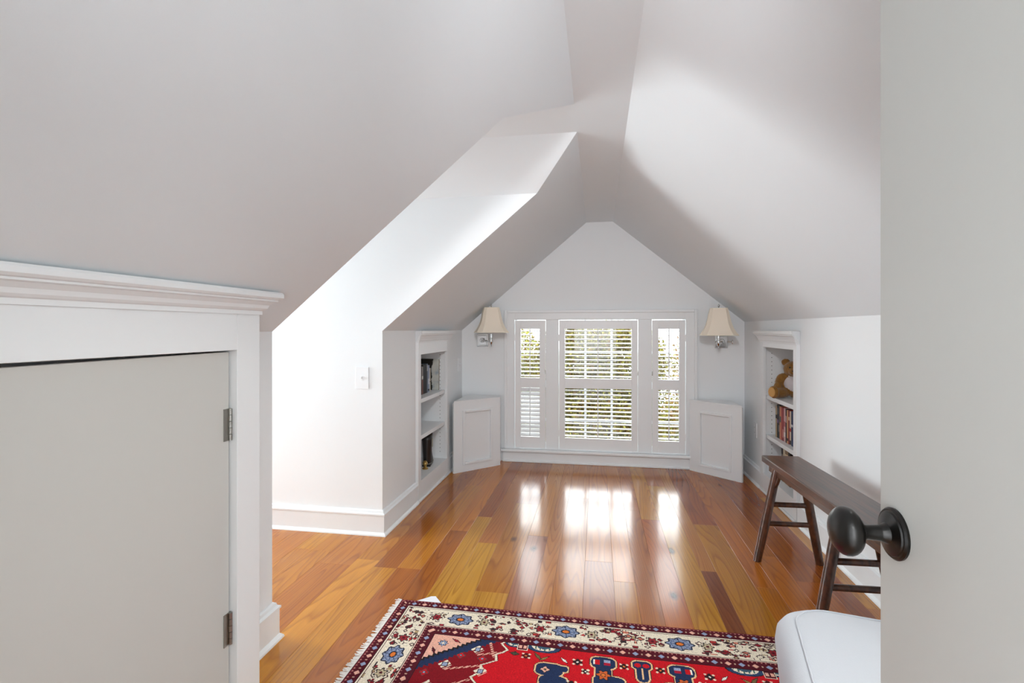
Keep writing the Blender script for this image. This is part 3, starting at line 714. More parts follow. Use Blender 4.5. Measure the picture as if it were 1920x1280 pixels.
# ------------------------------------------------------------------ rug
def rug():
    RX, RY = 2.10, 1.40; q = 0.003
    nx, ny = int(RX / q), int(RY / q)
    U, V = np.meshgrid((np.arange(nx) + 0.5) * q, (np.arange(ny) + 0.5) * q)     # U from the left end, V from the far edge
    img = np.zeros((ny, nx, 3))
    RED, DRED, MAROON = (196, 18, 30), (128, 14, 26), (82, 16, 30)
    IV, PINK, NAVY, LBLUE, BLACK, ORANGE, OLIVE, WHITE, SALMON = (232, 219, 198), (228, 172, 152), (34, 48, 82), (148, 160, 190), (34, 28, 30), (222, 120, 50), (110, 96, 60), (238, 232, 222), (206, 120, 100)
    def put(mask, col): img[mask] = col
    d = np.minimum(np.minimum(U, RX - U), np.minimum(V, RY - V))
    horiz = np.minimum(V, RY - V) <= np.minimum(U, RX - U)
    s = np.where(horiz, U, V)
    put(d >= 0, RED)
    G0, G1, G2, G3 = 0.010, 0.052, 0.182, 0.235
    put(d < G1, MAROON)
    put((d >= G1) & (d < G2), IV)
    put((d >= G2) & (d < G3), MAROON)
    for (g0, g1) in ((G0, G1), (G2, G3)):
        put((d >= g0 - 0.003) & (d < g0 + 0.001), (120, 40, 50)); put((d >= g1 - 0.004) & (d < g1), (46, 14, 24))
        mid = (g0 + g1) / 2
        ph = np.mod(s, 0.096); idx = np.floor(s / 0.048).astype(int) % 2
        loc = np.mod(s, 0.048) - 0.024
        loz = (np.abs(loc) / 0.013 + np.abs(d - mid) / 0.011) < 1
        put(loz & (idx == 0), PINK); put(loz & (idx == 1), LBLUE)
        put((np.abs(np.abs(loc) - 0.024) < 0.004) & (np.abs(d - mid) < 0.005), (190, 150, 130))
        dots = (np.mod(s, 0.016) < 0.005)
        put(dots & (np.abs(d - g0 - 0.003) < 0.003), (196, 130, 120))
    # ivory main border: scattered blocks, serrated leaves, rosettes
    T = lambda si, di: (np.abs(s - si), np.abs(d - di))
    for hz, length in ((True, RX), (False, RY)):
        k0 = 0.31 if hz else 0.385
        area = (d >= G1 + 0.004) & (d < G2 - 0.004) & (horiz == hz)
        for side in (0, 1):
            half = (V < RY / 2) if hz else (U < RX / 2)
            A = area & (half if side == 0 else ~half)
            n = int(length / 0.0042)
            for _ in range(n):
                si = rng.uniform(0.06, length - 0.06); di = rng.uniform(G1 + 0.010, G2 - 0.010)
                if abs((si - k0 + 0.225) % 0.45 - 0.225) < 0.062: continue
                w0, h0 = rng.uniform(0.004, 0.013), rng.uniform(0.003, 0.008)
                col = [(120, 24, 36), (150, 32, 44), SALMON, (52, 40, 44), (132, 28, 38), (176, 150, 112), IV, IV, IV, (176, 50, 50)][rng.integers(10)]
                a, c = T(si, di)
                if rng.random() < 0.45:
                    put(A & ((a / (w0 + 0.004) + c / (h0 + 0.004)) < 1.2), (74, 46, 48)); put(A & ((a / w0 + c / h0) < 1), col)
                else:
                    put(A & (a < w0) & (c < h0), col); put(A & (np.abs(a - w0) < 0.0016) & (c < h0), (66, 44, 48))
            k = k0
            while k < length:
                ds = (s - k) / 0.062; dd = (d - 0.117) / 0.046
                rr = np.hypot(ds, dd); th = np.arctan2(dd, ds)
                lob = 0.09 * np.cos(8 * th)
                put(A & (rr < 1.05 + lob), IV); put(A & (rr < 0.86 + lob), (44, 44, 62))
                put(A & (rr < 0.74 + lob), (142, 152, 178)); put(A & (np.abs(np.sin(4 * th + 0.4)) < 0.20) & (rr < 0.9), (38, 44, 66))
                put(A & (rr < 0.60) & (np.mod(rr / 0.13, 2) < 0.8), (92, 106, 142)); put(A & (rr < 0.30), (40, 34, 40)); put(A & (rr < 0.21), ORANGE)
                for oo in (-0.105, 0.105):
                    r2 = np.hypot(s - k - oo, d - 0.117); t2 = np.arctan2(d - 0.117, s - k - oo)
                    put(A & (r2 < 0.027 + 0.005 * np.cos(6 * t2)), IV); put(A & (r2 < 0.022 + 0.005 * np.cos(6 * t2)), (66, 58, 54)); put(A & (r2 < 0.016 + 0.004 * np.cos(6 * t2)), (190, 172, 140) if oo > 0 else (150, 40, 48)); put(A & (r2 < 0.006), MAROON)
                k += 0.45
            put(A & (np.abs(d - G1 - 0.006) < 0.0021), (70, 30, 34)); put(A & (np.abs(d - G2 + 0.006) < 0.0021), (70, 30, 34))
    # field
    cu, cv = RX / 2, RY / 2
    fu = np.where(U < cu, U, RX - U); fv = np.where(V < cv, V, RY - V)
    F = d >= G3
    step = lambda x, p, a: a * (np.abs(np.mod(x / p, 2) - 1) - 0.5)
    edge = 0.525 + step(fv, 0.035, 0.03) - np.clip(fv - 0.30, 0, 0.12) * 0.6
    sp = F & (fu < edge) & (fv < 0.62 - np.clip(fu - 0.40, 0, 1) * 0.5)
    put(F & (fu < edge + 0.012) & (fv < 0.632 - np.clip(fu - 0.40, 0, 1) * 0.5), BLACK)
    put(F & (fu < edge + 0.009) & (fv < 0.629 - np.clip(fu - 0.40, 0, 1) * 0.5), IV)
    put(sp & (fu < edge), DRED)
    # pink corner with a navy, toothed rim
    tri = (fu - G3) / 0.185 + (fv - G3) / 0.150
    ser = 0.10 * (np.abs(np.mod((fu - fv) / 0.014, 2) - 1) - 0.5)
    put(F & (tri + ser < 1.42), NAVY); put(F & (tri + ser < 1.10), BLACK); put(F & (tri + ser * 0.9 < 1.0), PINK)
    def flower(u, v, r, petal, core, n=8, rim=BLACK):
        rr = np.hypot(fu - u, fv - v); th = np.arctan2(fv - v, fu - u)
        put(F & (rr < r * (1.12 + 0.22 * np.cos(n * th))), rim); put(F & (rr < r * (0.92 + 0.22 * np.cos(n * th))), petal)
        put(F & (rr < r * 0.42), rim); put(F & (rr < r * 0.30), core)
    def leaf(u, v, a, l, w0, col):
        x = (fu - u) * math.cos(a) + (fv - v) * math.sin(a); y = -(fu - u) * math.sin(a) + (fv - v) * math.cos(a)
        m = (np.abs(x) / l + np.abs(y) / w0); put(F & (m < 1.25), BLACK); put(F & (m < 0.9), col)
    flower(0.285, 0.285, 0.016, LBLUE, IV); leaf(0.335, 0.262, 0.5, 0.022, 0.006, (150, 40, 50)); leaf(0.262, 0.335, 1.1, 0.022, 0.006, MAROON)
    for (u, v) in ((0.43, 0.30), (0.33, 0.405), (0.47, 0.42), (0.30, 0.52), (0.40, 0.52)):
        put(F & ((np.abs(fu - u) + np.abs(fv - v)) < 0.028) & (np.mod((fu - u + fv - v) / 0.012, 2) < 1.4), IV)
        put(F & (np.maximum(np.abs(fu - u), np.abs(fv - v)) < 0.011), BLACK); put(F & (np.maximum(np.abs(fu - u), np.abs(fv - v)) < 0.008), LBLUE)
    for (u, v) in ((0.375, 0.345), (0.27, 0.46), (0.46, 0.35)): flower(u, v, 0.014, RED, LBLUE, 4, (60, 70, 70))
    for (u0, v0, u1, v1) in ((0.44, 0.33, 0.52, 0.30), (0.34, 0.43, 0.46, 0.39), (0.31, 0.55, 0.44, 0.47), (0.47, 0.25, 0.50, 0.33)):
        t_ = np.clip(((fu - u0) * (u1 - u0) + (fv - v0) * (v1 - v0)) / ((u1 - u0) ** 2 + (v1 - v0) ** 2), 0, 1)
        dist = np.hypot(fu - u0 - t_ * (u1 - u0), fv - v0 - t_ * (v1 - v0))
        put(F & (dist < 0.005) & (np.mod((fu + fv) / 0.008, 2) < 1.2), PINK)
    # half medallions hanging from the inner guard
    for (u, w0, h0) in ((0.68, 0.065, 0.034), (0.565, 0.035, 0.022)):
        e = ((fu - u) / w0) ** 2 + ((fv - G3) / h0) ** 2
        put(F & (e < 1.15), BLACK); put(F & (e < 1.0), (44, 66, 100)); put(F & (e < 0.5), IV); put(F & (e < 0.42) & (np.mod(fu / 0.009, 2) < 0.8), (80, 110, 100)); put(F & (e < 0.14), (60, 90, 110))
    m = F & (np.abs(fu - 0.60) < 0.022) & (fv < G3 + 0.036); put(m, IV); put(m & (np.abs(fu - 0.60) < 0.018) & (fv < G3 + 0.031), MAROON); put(m & (np.abs(np.abs(fu - 0.60) - 0.009) < 0.005) & (np.abs(fv - G3 - 0.014) < 0.008), PINK)
    # central field: navy lobed figures, flowers between them
    def lobe(u, v, parts, fill=NAVY):
        for grow, col in ((0.0075, BLACK), (0.0055, (232, 190, 140)), (0.0, fill)):
            m = np.zeros_like(F)
            for (a, c, r1, r2) in parts:
                x = np.abs(fu - u - a); y = np.abs(fv - v - c)
                m |= ((x / (r1 + grow)) ** 3 + (y / (r2 + grow)) ** 3) < 1
            put(F & m, col)
    lobe(0.91, 0.285, [(0, 0, 0.045, 0.032), (0, 0.055, 0.028, 0.05), (0.02, 0.10, 0.055, 0.03)])
    put(F & (np.abs(fu - 0.885) < 0.011) & (np.abs(fv - 0.283) < 0.013), RED); put(F & (np.abs(fu - 0.875) < 0.003) & (np.abs(fv - 0.283) < 0.013), WHITE)
    put(F & (np.abs(fu - 0.925) < 0.012) & (np.abs(fv - 0.274) < 0.007), LBLUE); put(F & (np.abs(fu - 0.925) < 0.012) & (np.abs(fv - 0.290) < 0.007), (170, 24, 50))
    lobe(0.715, 0.36, [(0, 0, 0.05, 0.034), (0.045, -0.012, 0.022, 0.016), (0.02, 0.06, 0.05, 0.03)]); flower(0.70, 0.362, 0.014, PINK, OLIVE, 4)
    lobe(1.05, 0.275, [(0, 0, 0.034, 0.024), (0, 0.05, 0.022, 0.04)]); put(F & (np.hypot(fu - 1.035, (fv - 0.275)) < 0.012), RED); put(F & (np.abs(fu - 1.05) < 0.0025) & (fv > 0.29) & (fv < 0.35), (232, 190, 140))
    lobe(1.0, 0.45, [(0, 0, 0.10, 0.04), (0, 0.06, 0.05, 0.05)]); flower(1.0, 0.455, 0.028, ORANGE, RED, 8)
    flower(0.91, 0.352, 0.022, (200, 96, 50), ORANGE, 6)
    for (u, v, r, pc, cc) in ((0.815, 0.298, 0.014, BLACK, WHITE), (0.985, 0.292, 0.012, BLACK, ORANGE), (0.845, 0.345, 0.010, BLACK, WHITE), (0.62, 0.30, 0.013, (90, 20, 26), ORANGE), (0.80, 0.42, 0.014, BLACK, WHITE)):
        flower(u, v, r, pc, cc, 4, (70, 24, 28))
        for (a, c) in ((-1, -1), (1, -1), (-1, 1), (1, 1)): put(F & (np.hypot(fu - u - a * r, fv - v - c * r * 0.9) < 0.0048), (230, 214, 190))
    leaf(0.665, 0.295, 0.9, 0.026, 0.007, OLIVE); leaf(0.69, 0.302, -0.7, 0.022, 0.006, (150, 120, 70)); leaf(0.765, 0.298, 0.8, 0.020, 0.006, WHITE); leaf(0.575, 0.295, 0.1, 0.018, 0.010, (70, 76, 56))
    med = np.abs(U - cu) / 0.40 + np.abs(V - cv) / 0.20 + 0.05 * (np.abs(np.mod((U + V) / 0.03, 2) - 1) - 0.5)
    far_ = fv > 0.52
    for lim, col in ((1.0, BLACK), (0.97, IV), (0.93, NAVY), (0.66, PINK), (0.62, DRED), (0.34, IV), (0.30, NAVY)): put(F & far_ & (med < lim), col)
    for (u, v) in ((0.90, 0.64), (0.98, 0.70), (0.84, 0.70), (1.05, 0.62), (0.50, 0.64), (0.62, 0.58), (0.60, 0.68), (0.72, 0.55)): flower(u, v, 0.016, (210, 150, 120), NAVY, 6)
    img *= (1.0 + rng.normal(0, 0.05, (ny, nx, 1)))
    img = np.clip(img, 0, 255) / 255.0
    img = np.where(img <= 0.04045, img / 12.92, ((img + 0.055) / 1.055) ** 2.4)
    xs = np.arange(nx + 1) * q; ys = np.arange(ny + 1) * q
    XX, YY = np.meshgrid(xs, ys)
    ex = np.minimum(np.minimum(XX, RX - XX), np.minimum(YY, RY - YY))
    zz = 0.0065 - 0.003 * np.exp(-ex / 0.004) + 0.0006 * np.sin(XX * 9) * np.cos(YY * 7)
    wob = 0.0035 * np.sin(XX * 5.0) * (YY < 0.5)
    wx = 0.006 * np.sin(YY * 4.2)
    co = np.stack([XX + wx, -YY + wob, zz], -1).reshape(-1, 3)
    i = np.arange(ny)[:, None] * (nx + 1) + np.arange(nx)[None, :]
    faces = np.stack([i, i + nx + 1, i + nx + 2, i + 1], -1).reshape(-1, 4)
    # rim down to the floor
    nb = len(co)
    border = [k for k in range(nx + 1)] + [k * (nx + 1) + nx for k in range(1, ny + 1)] + [ny * (nx + 1) + k for k in range(nx - 1, -1, -1)] + [k * (nx + 1) for k in range(ny - 1, 0, -1)]
    low = co[border].copy(); low[:, 2] = 0.0006
    co = np.concatenate([co, low]); m_ = len(border)
    rim = np.array([(border[k], border[(k + 1) % m_], nb + (k + 1) % m_, nb + k) for k in range(m_)])
    allf = np.concatenate([faces, rim])
    me = bpy.data.meshes.new('pile'); me.vertices.add(len(co)); me.vertices.foreach_set('co', co.ravel())
    me.loops.add(allf.size); me.loops.foreach_set('vertex_index', allf.ravel().astype(np.int32))
    me.polygons.add(len(allf)); me.polygons.foreach_set('loop_start', np.arange(0, allf.size, 4, dtype=np.int32))
    me.update(calc_edges=True); me.validate()
    at = me.color_attributes.new('pattern', 'FLOAT_COLOR', 'CORNER')
    fc = np.concatenate([img.reshape(-1, 3), np.tile(np.array(lin(MAROON)), (m_, 1))])
    fc = np.concatenate([fc, np.ones((len(fc), 1))], 1)
    at.data.foreach_set('color', np.repeat(fc, 4, 0).ravel())
    t = thing('area_rug', 'red and ivory patterned wool rug on the pine floor', 'rug', (-0.889, 2.222, 0), math.radians(-0.9))
    link('pile', me, M_RUG, t, local=True)
    b = MB()
    for end in (0, 1):
        for k in range(330):
            y = -(k + 0.5) * RY / 330; l = random.uniform(0.020, 0.034); dy = random.uniform(-0.008, 0.008)
            x = 0.006 * math.sin(-y * 4.2) + (0.002 if end == 0 else RX - 0.002); dx = -l if end == 0 else l
            b.prism([(x, y - 0.0020, 0.0015), (x, y + 0.0020, 0.0015), (x + dx, y + dy + 0.0012, 0.0010), (x + dx, y + dy - 0.0012, 0.0010)], (0, 0, 0.0024))
    tag(b.obj('fringe', M_FRINGE, t, local=True), 'white cotton fringe', kind='stuff')
rug()
pad = MB().prism([(-0.838, 2.205, 0.0002), (-0.690, 2.200, 0.0002), (-0.700, 2.222, 0.0002), (-0.745, 2.276, 0.0002), (-0.765, 2.272, 0.0002)], (0, 0, 0.0028)).obj('rug_pad', M_WHITE, bevel=0.0006)
tag(pad, 'white corner of felt rug pad sticking out at the far edge of the red rug', 'rug pad')

# ------------------------------------------------------------------ books
def book(name, X, dep0, dep1, y0, y1, z0, h, col, label, group, band=None, lean=0.0):
    """spine faces into the room at recess depth dep0, fore edge at dep1"""
    t = thing(name, label, 'book', (X(dep0), (y0 + y1) / 2, z0), 0, group)
    m = MATS.get('cloth_%d_%d_%d' % col) or mat('cloth_%d_%d_%d' % col, col, 0.6, bump=0.1, bscale=300, vary=0.12, vscale=60)
    def bx(a, c, p0, p1, q0, q1):
        a, c = sorted((X(a), X(c))); return MB().box(a, c, p0, p1, q0, q1)
    th = min(0.0025, (y1 - y0) * 0.15)
    bb = bx(dep0, dep1, y0, y0 + th, z0, z0 + h)
    bb.v += []; 
    for args in ((dep0, dep1, y1 - th, y1, z0, z0 + h), (dep0, dep0 - 0.003, y0, y1, z0, z0 + h)):
        a, c = sorted((X(args[0]), X(args[1]))); bb.box(a, c, *args[2:])
    bb.obj('cover', m, t)
    bx(dep0 - 0.003, dep1 + 0.004, y0 + th, y1 - th, z0 + 0.003, z0 + h - 0.003).obj('pages', M_PAGES, t)
    for (f0, f1, bc) in (band or []):
        mb_ = MATS.get('print_%d_%d_%d' % bc) or mat('print_%d_%d_%d' % bc, bc, 0.6)
        bx(dep0 + 0.0006, dep0, y0 + 0.001, y1 - 0.001, z0 + h * f0, z0 + h * f1).obj('spine_label', mb_, t)
M_PAGES = mat('paper', (226, 218, 198), 0.9, bump=0.2, bscale=400)
RSH = RS[1]
specs = [  # far to near on the right-hand shelf: thickness, height, colour, what it looks like, bands
    (0.030, 0.232, (186, 160, 122), 'tan paperback with a black spine block, farthest in the shelf below the bear', [(0.60, 0.72, (30, 26, 26))]),
    (0.030, 0.246, (38, 34, 38), 'black paperback with grey print between a tan and a grey book', [(0.45, 0.55, (120, 90, 140)), (0.72, 0.9, (90, 90, 92))]),
    (0.022, 0.246, (92, 84, 78), 'dark grey paperback beside the black one below the bear', [(0.2, 0.4, (150, 140, 128))]),
    (0.030, 0.240, (216, 136, 104), 'salmon paperback with a grey spine block, shelf below the bear', [(0.52, 0.70, (110, 110, 104))]),
    (0.024, 0.238, (190, 84, 76), 'plain brick red paperback next to the salmon one', []),
    (0.028, 0.238, (160, 58, 62), 'dark red paperback between brick red and pink books', [(0.1, 0.35, (206, 130, 120))]),
    (0.032, 0.242, (222, 180, 178), 'pale pink paperback with white speckled spine', [(0.15, 0.28, (240, 228, 224)), (0.45, 0.6, (190, 110, 112))]),
    (0.024, 0.238, (66, 50, 54), 'dark plum paperback beside the pale pink one', [(0.6, 0.8, (180, 150, 150))]),
    (0.028, 0.236, (222, 160, 112), 'apricot paperback on the shelf below the bear', [(0.08, 0.16, (70, 40, 32))]),
    (0.024, 0.240, (150, 48, 44), 'crimson paperback between apricot and cream books', [(0.7, 0.8, (226, 190, 160))]),
    (0.028, 0.236, (224, 206, 186), 'cream paperback next to a navy one on the right shelf', [(0.4, 0.5, (180, 60, 54)), (0.02, 0.14, (52, 40, 30))]),
    (0.030, 0.240, (44, 58, 98), 'navy paperback, nearest of the row below the bear', [(0.55, 0.62, (210, 210, 220))]),
]
y = 4.095
for th, h, col, lab, band in specs:
    book('paperback', XRb, -0.045, -0.185, y - th, y, RSH + 0.0005, h, col, lab, 'paperbacks on the middle shelf of the right bookcase', band); y -= th + 0.001
y = 3.99
for th, h, col, lab, band in [(0.034, 0.262, (40, 34, 36), 'black book on the lowest shelf behind the end of the bench', [(0.6, 0.75, (140, 130, 120))]),
                              (0.040, 0.255, (206, 196, 172), 'cream book beside the black one behind the bench end', []),
                              (0.060, 0.250, (150, 122, 92), 'thick brown book on the lowest shelf behind the bench end', [(0.7, 0.85, (214, 196, 160))]),
                              (0.036, 0.235, (34, 30, 30), 'charcoal book nearest on the lowest shelf behind the bench', [])]:
    book('hardback', XRb, -0.05, -0.24, y - th, y, 0.1435, h, col, lab, 'hardbacks on the lowest shelf of the right bookcase', band); y -= th + 0.0012
y = 4.065
for th, h, col, lab, band in [(0.026, 0.195, (226, 222, 206), 'cream book standing in front of the dark painting', [(0.4, 0.45, (150, 146, 130))]),
                              (0.042, 0.222, (164, 174, 198), 'pale blue book next to the cream one by the painting', [(0.3, 0.5, (214, 218, 228)), (0.05, 0.12, (60, 60, 72))]),
                              (0.026, 0.236, (112, 124, 140), 'slate book between the pale blue and black ones', [(0.75, 0.95, (190, 196, 200))]),
                              (0.085, 0.232, (22, 22, 26), 'thick black book on the top shelf of the left bookcase', []),
                              (0.032, 0.222, (156, 150, 146), 'grey book with a white label nearest on the left top shelf', [(0.55, 0.66, (240, 238, 232)), (0.0, 0.52, (128, 86, 78))])]:
    book('hardback', XLb, -0.085, -0.255, y - th, y, LS[0] + 0.0005, h, col, lab, 'books on the top shelf of the left bookcase', band); y -= th + 0.0012

# painting propped against the far side of the left bookcase
def painting():
    m = bpy.data.materials.new('abstract_paint'); m.use_nodes = True; nt = m.node_tree; N = nt.nodes; L = nt.links
    tc = N.new('ShaderNodeTexCoord'); sp = N.new('ShaderNodeSeparateXYZ'); L.new(tc.outputs['Object'], sp.inputs[0])
    n = N.new('ShaderNodeTexNoise'); n.inputs['Scale'].default_value = 14; n.inputs['Detail'].default_value = 4; L.new(tc.outputs['Object'], n.inputs['Vector'])
    a = N.new('ShaderNodeMath'); a.operation = 'MULTIPLY_ADD'; L.new(n.outputs['Fac'], a.inputs[0]); a.inputs[1].default_value = 0.085; L.new(sp.outputs[0], a.inputs[2])
    r = N.new('ShaderNodeMapRange'); r.inputs[1].default_value = 0.087; r.inputs[2].default_value = 0.091; L.new(a.outputs[0], r.inputs[0])
    n2 = N.new('ShaderNodeTexNoise'); n2.inputs['Scale'].default_value = 11; n2.inputs['Detail'].default_value = 5; L.new(tc.outputs['Object'], n2.inputs['Vector'])
    cr = N.new('ShaderNodeValToRGB'); L.new(n2.outputs['Fac'], cr.inputs[0])
    e = cr.color_ramp.elements; e[0].position = 0.32; e[0].color = lin((140, 158, 174)) + (1,); e[1].position = 0.7; e[1].color = lin((214, 214, 204)) + (1,)
    q = e.new(0.5); q.color = lin((196, 198, 192)) + (1,)
    mx = N.new('ShaderNodeMix'); mx.data_type = 'RGBA'; L.new(r.outputs[0], mx.inputs[0]); mx.inputs[6].default_value = lin((36, 34, 28)) + (1,); L.new(cr.outputs[0], mx.inputs[7])
    L.new(mx.outputs[2], N['Principled BSDF'].inputs['Base Color']); N['Principled BSDF'].inputs['Roughness'].default_value = 0.5
    t = thing('painting', 'small unframed dark and grey abstract painting leaning on the left bookcase top shelf', 'painting', (-1.442, 4.160, LS[0] + 0.001))
    t.rotation_euler = (math.radians(-3), 0, 0)
    BOX(-0.13, 0.105, 0.0, 0.004, 0.0, 0.265).obj('canvas', m, t, local=True)
    b = MB(); b.box(-0.13, -0.11, 0.004, 0.018, 0, 0.265); b.box(0.085, 0.105, 0.004, 0.018, 0, 0.265); b.box(-0.11, 0.085, 0.004, 0.018, 0, 0.02); b.box(-0.11, 0.085, 0.004, 0.018, 0.245, 0.265)
    b.obj('stretcher_frame', mat('stretcher_wood', (150, 134, 110), 0.7), t, local=True)
painting()

# tall laced boot on the floor of the left bookcase
def boot():
    t = thing('lace_up_boot', 'tall black lace-up boot at the bottom of the left bookcase', 'boot', (-1.365, 3.955, 0.1435), math.radians(99))
    rings = []
    for (cx, rx, ry, z) in ((0.045, 0.098, 0.036, 0.020), (0.045, 0.098, 0.038, 0.030), (0.038, 0.090, 0.038, 0.055), (0.018, 0.068, 0.037, 0.085), (0.0, 0.050, 0.037, 0.115), (-0.006, 0.046, 0.038, 0.16), (-0.006, 0.048, 0.041, 0.21), (-0.006, 0.051, 0.044, 0.265)):
        rings.append([(cx + rx * math.cos(2 * PI * k / 24), ry * math.sin(2 * PI * k / 24) * (1 - 0.15 * math.cos(2 * PI * k / 24)), z) for k in range(24)])
    up = rings + [[(x * 0.9, y * 0.9, 0.262) for x, y, z in rings[-1]], [(x * 0.85, y * 0.85, 0.12) for x, y, z in rings[5]]]
    MB().quad_loop(up).obj('upper', M_BLACK, t, smooth=True, local=True)
    sole = lambda z, g: [(0.045 + (0.102 + g) * math.cos(2 * PI * k / 24), (0.039 + g) * math.sin(2 * PI * k / 24) * (1 - 0.15 * math.cos(2 * PI * k / 24)), z) for k in range(24)]
    MB().quad_loop([sole(0.012, 0), sole(0.021, 0.002)]).obj('sole', M_BLACK, t, local=True)
    MB().box(-0.052, 0.012, -0.034, 0.034, 0, 0.0125).obj('heel', M_BLACK, t, bevel=0.004, local=True)
    w0 = sole(0.0225, 0.0015); MB().tube(w0 + [w0[0], w0[1]], 0.0016, 6).obj('welt_stitching', mat('pale_thread', (196, 188, 170), 0.8), t, local=True)
    b = MB()
    for k in range(8):
        z = 0.10 + k * 0.021; x = 0.052 if k > 1 else 0.060 - k * 0.003
        b.tube([(x - 0.010, -0.018, z), (x + 0.002, 0.0, z + 0.005), (x - 0.010, 0.018, z)], 0.0026, 6)
    b.obj('lace', mat('grey_lace', (120, 116, 110), 0.8), t, local=True)
    b = MB()
    for k in range(8):
        for sy in (-1, 1): b.ellipsoid((0.040, sy * 0.021, 0.10 + k * 0.021), (0.004, 0.003, 0.004), nu=8, nv=5)
    b.obj('eyelets', M_NICKEL, t, local=True)
    MB().box(-0.030, -0.006, -0.046, -0.040, 0.155, 0.222).obj('side_tab', mat('pale_elastic', (170, 164, 150), 0.8), t, bevel=0.003, local=True)
boot()
t = thing('brass_ornament', 'small pale brass ornament in front of the black boot', 'ornament', (-1.345, 3.845, 0.1435))
MB().lathe([(0.002, 0.0), (0.022, 0.0), (0.024, 0.006), (0.016, 0.012), (0.008, 0.022), (0.014, 0.030), (0.020, 0.042), (0.016, 0.054), (0.006, 0.060), (0.002, 0.066)], (-1.345, 3.845, 0.1435), 'Z', 20).obj('figure', M_BRASS, t, auto=50)
MB().lathe([(0.010, 0.056), (0.0135, 0.060), (0.010, 0.064)], (-1.345, 3.845, 0.1435), 'Z', 16).obj('collar', M_BRASS, t, auto=50)

# ------------------------------------------------------------------ teddy bear
def remeshed(mb, name, voxel, m, parent, disp=0.0):
    me = mb.mesh(name); o = bpy.data.objects.new(name, me); C.objects.link(o)
    r = o.modifiers.new('r', 'REMESH'); r.mode = 'VOXEL'; r.voxel_size = voxel
    s = o.modifiers.new('s', 'SMOOTH'); s.iterations = 5; s.factor = 0.5
    dg = bpy.context.evaluated_depsgraph_get(); dg.update()
    me2 = bpy.data.meshes.new_from_object(o.evaluated_get(dg)); bpy.data.objects.remove(o)
    if disp:
        n = len(me2.vertices); co = np.empty(n * 3); me2.vertices.foreach_get('co', co); co = co.reshape(-1, 3)
        nr = np.empty(n * 3); me2.vertices.foreach_get('normal', nr); nr = nr.reshape(-1, 3)
        co += nr * rng.normal(0, disp, (n, 1)); me2.vertices.foreach_set('co', co.ravel())
    me2.materials.clear(); me2.polygons.foreach_set('use_smooth', [True] * len(me2.polygons))
    return link(name, me2, m, parent, local=True)
def bear():
    # local axes: +x the way it faces, +y its left
    t = thing('teddy_bear', 'brown plush teddy bear in a pale shirt sitting on the right bookcase top shelf', 'teddy bear', (1.432, 3.985, RS[0] + 0.001), math.radians(240))
    t.scale = (1.0, 1.16, 1.0)
    R = lambda ax, d: Matrix.Rotation(math.radians(d), 3, ax)
    b = MB()
    b.ellipsoid((0, 0, 0.090), (0.064, 0.078, 0.088)); b.ellipsoid((0.002, 0, 0.150), (0.050, 0.072, 0.040))
    b.ellipsoid((0.012, 0, 0.212), (0.062, 0.074, 0.062))
    b.ellipsoid((0.064, 0, 0.196), (0.032, 0.036, 0.028))
    for sy in (-1, 1):
        b.ellipsoid((-0.004, sy * 0.062, 0.260), (0.014, 0.027, 0.028))
        b.ellipsoid((0.014, sy * 0.090, 0.128), (0.030, 0.028, 0.056), R('Y', 12) @ R('X', sy * 18))
        b.ellipsoid((0.040, sy * 0.098, 0.080), (0.030, 0.026, 0.042), R('Y', -25))
        b.ellipsoid((0.064, sy * 0.080, 0.039), (0.078, 0.040, 0.036), R('Z', sy * 30))
        b.ellipsoid((0.128, sy * 0.106, 0.049), (0.020, 0.035, 0.047), R('Z', sy * 30))
    remeshed(b, 'body', 0.006, M_FUR, t, 0.0011)
    b = MB(); b.ellipsoid((0.004, 0, 0.100), (0.067, 0.076, 0.078)); b.ellipsoid((0.005, 0, 0.146), (0.053, 0.064, 0.038))
    sh = remeshed(b, 'shirt', 0.007, M_SHIRT, t)
    MB().tube([(0.063, 0.035, 0.165), (0.074, 0.0, 0.146), (0.063, -0.035, 0.165)], 0.005, 8).obj('collar', M_SHIRT, sh, smooth=True, local=True)
    for sy in (-1, 1):
        MB().ellipsoid((0.1440, sy * 0.1155, 0.049), (0.006, 0.026, 0.036), R('Z', sy * 30)).obj('paw_pad', M_PAD, t, smooth=True, local=True)
        MB().ellipsoid((0.068, sy * 0.027, 0.228), (0.006, 0.006, 0.006), nu=10, nv=6).obj('eye', M_BLACK, t, smooth=True, local=True)
    MB().ellipsoid((0.096, 0, 0.203), (0.007, 0.011, 0.007), nu=12, nv=8).obj('nose', M_BLACK, t, smooth=True, local=True)
    MB().tube([(0.094, 0, 0.195), (0.095, 0, 0.186), (0.090, 0.010, 0.180)], 0.0014, 6).obj('mouth', M_BLACK, t, local=True)
bear()

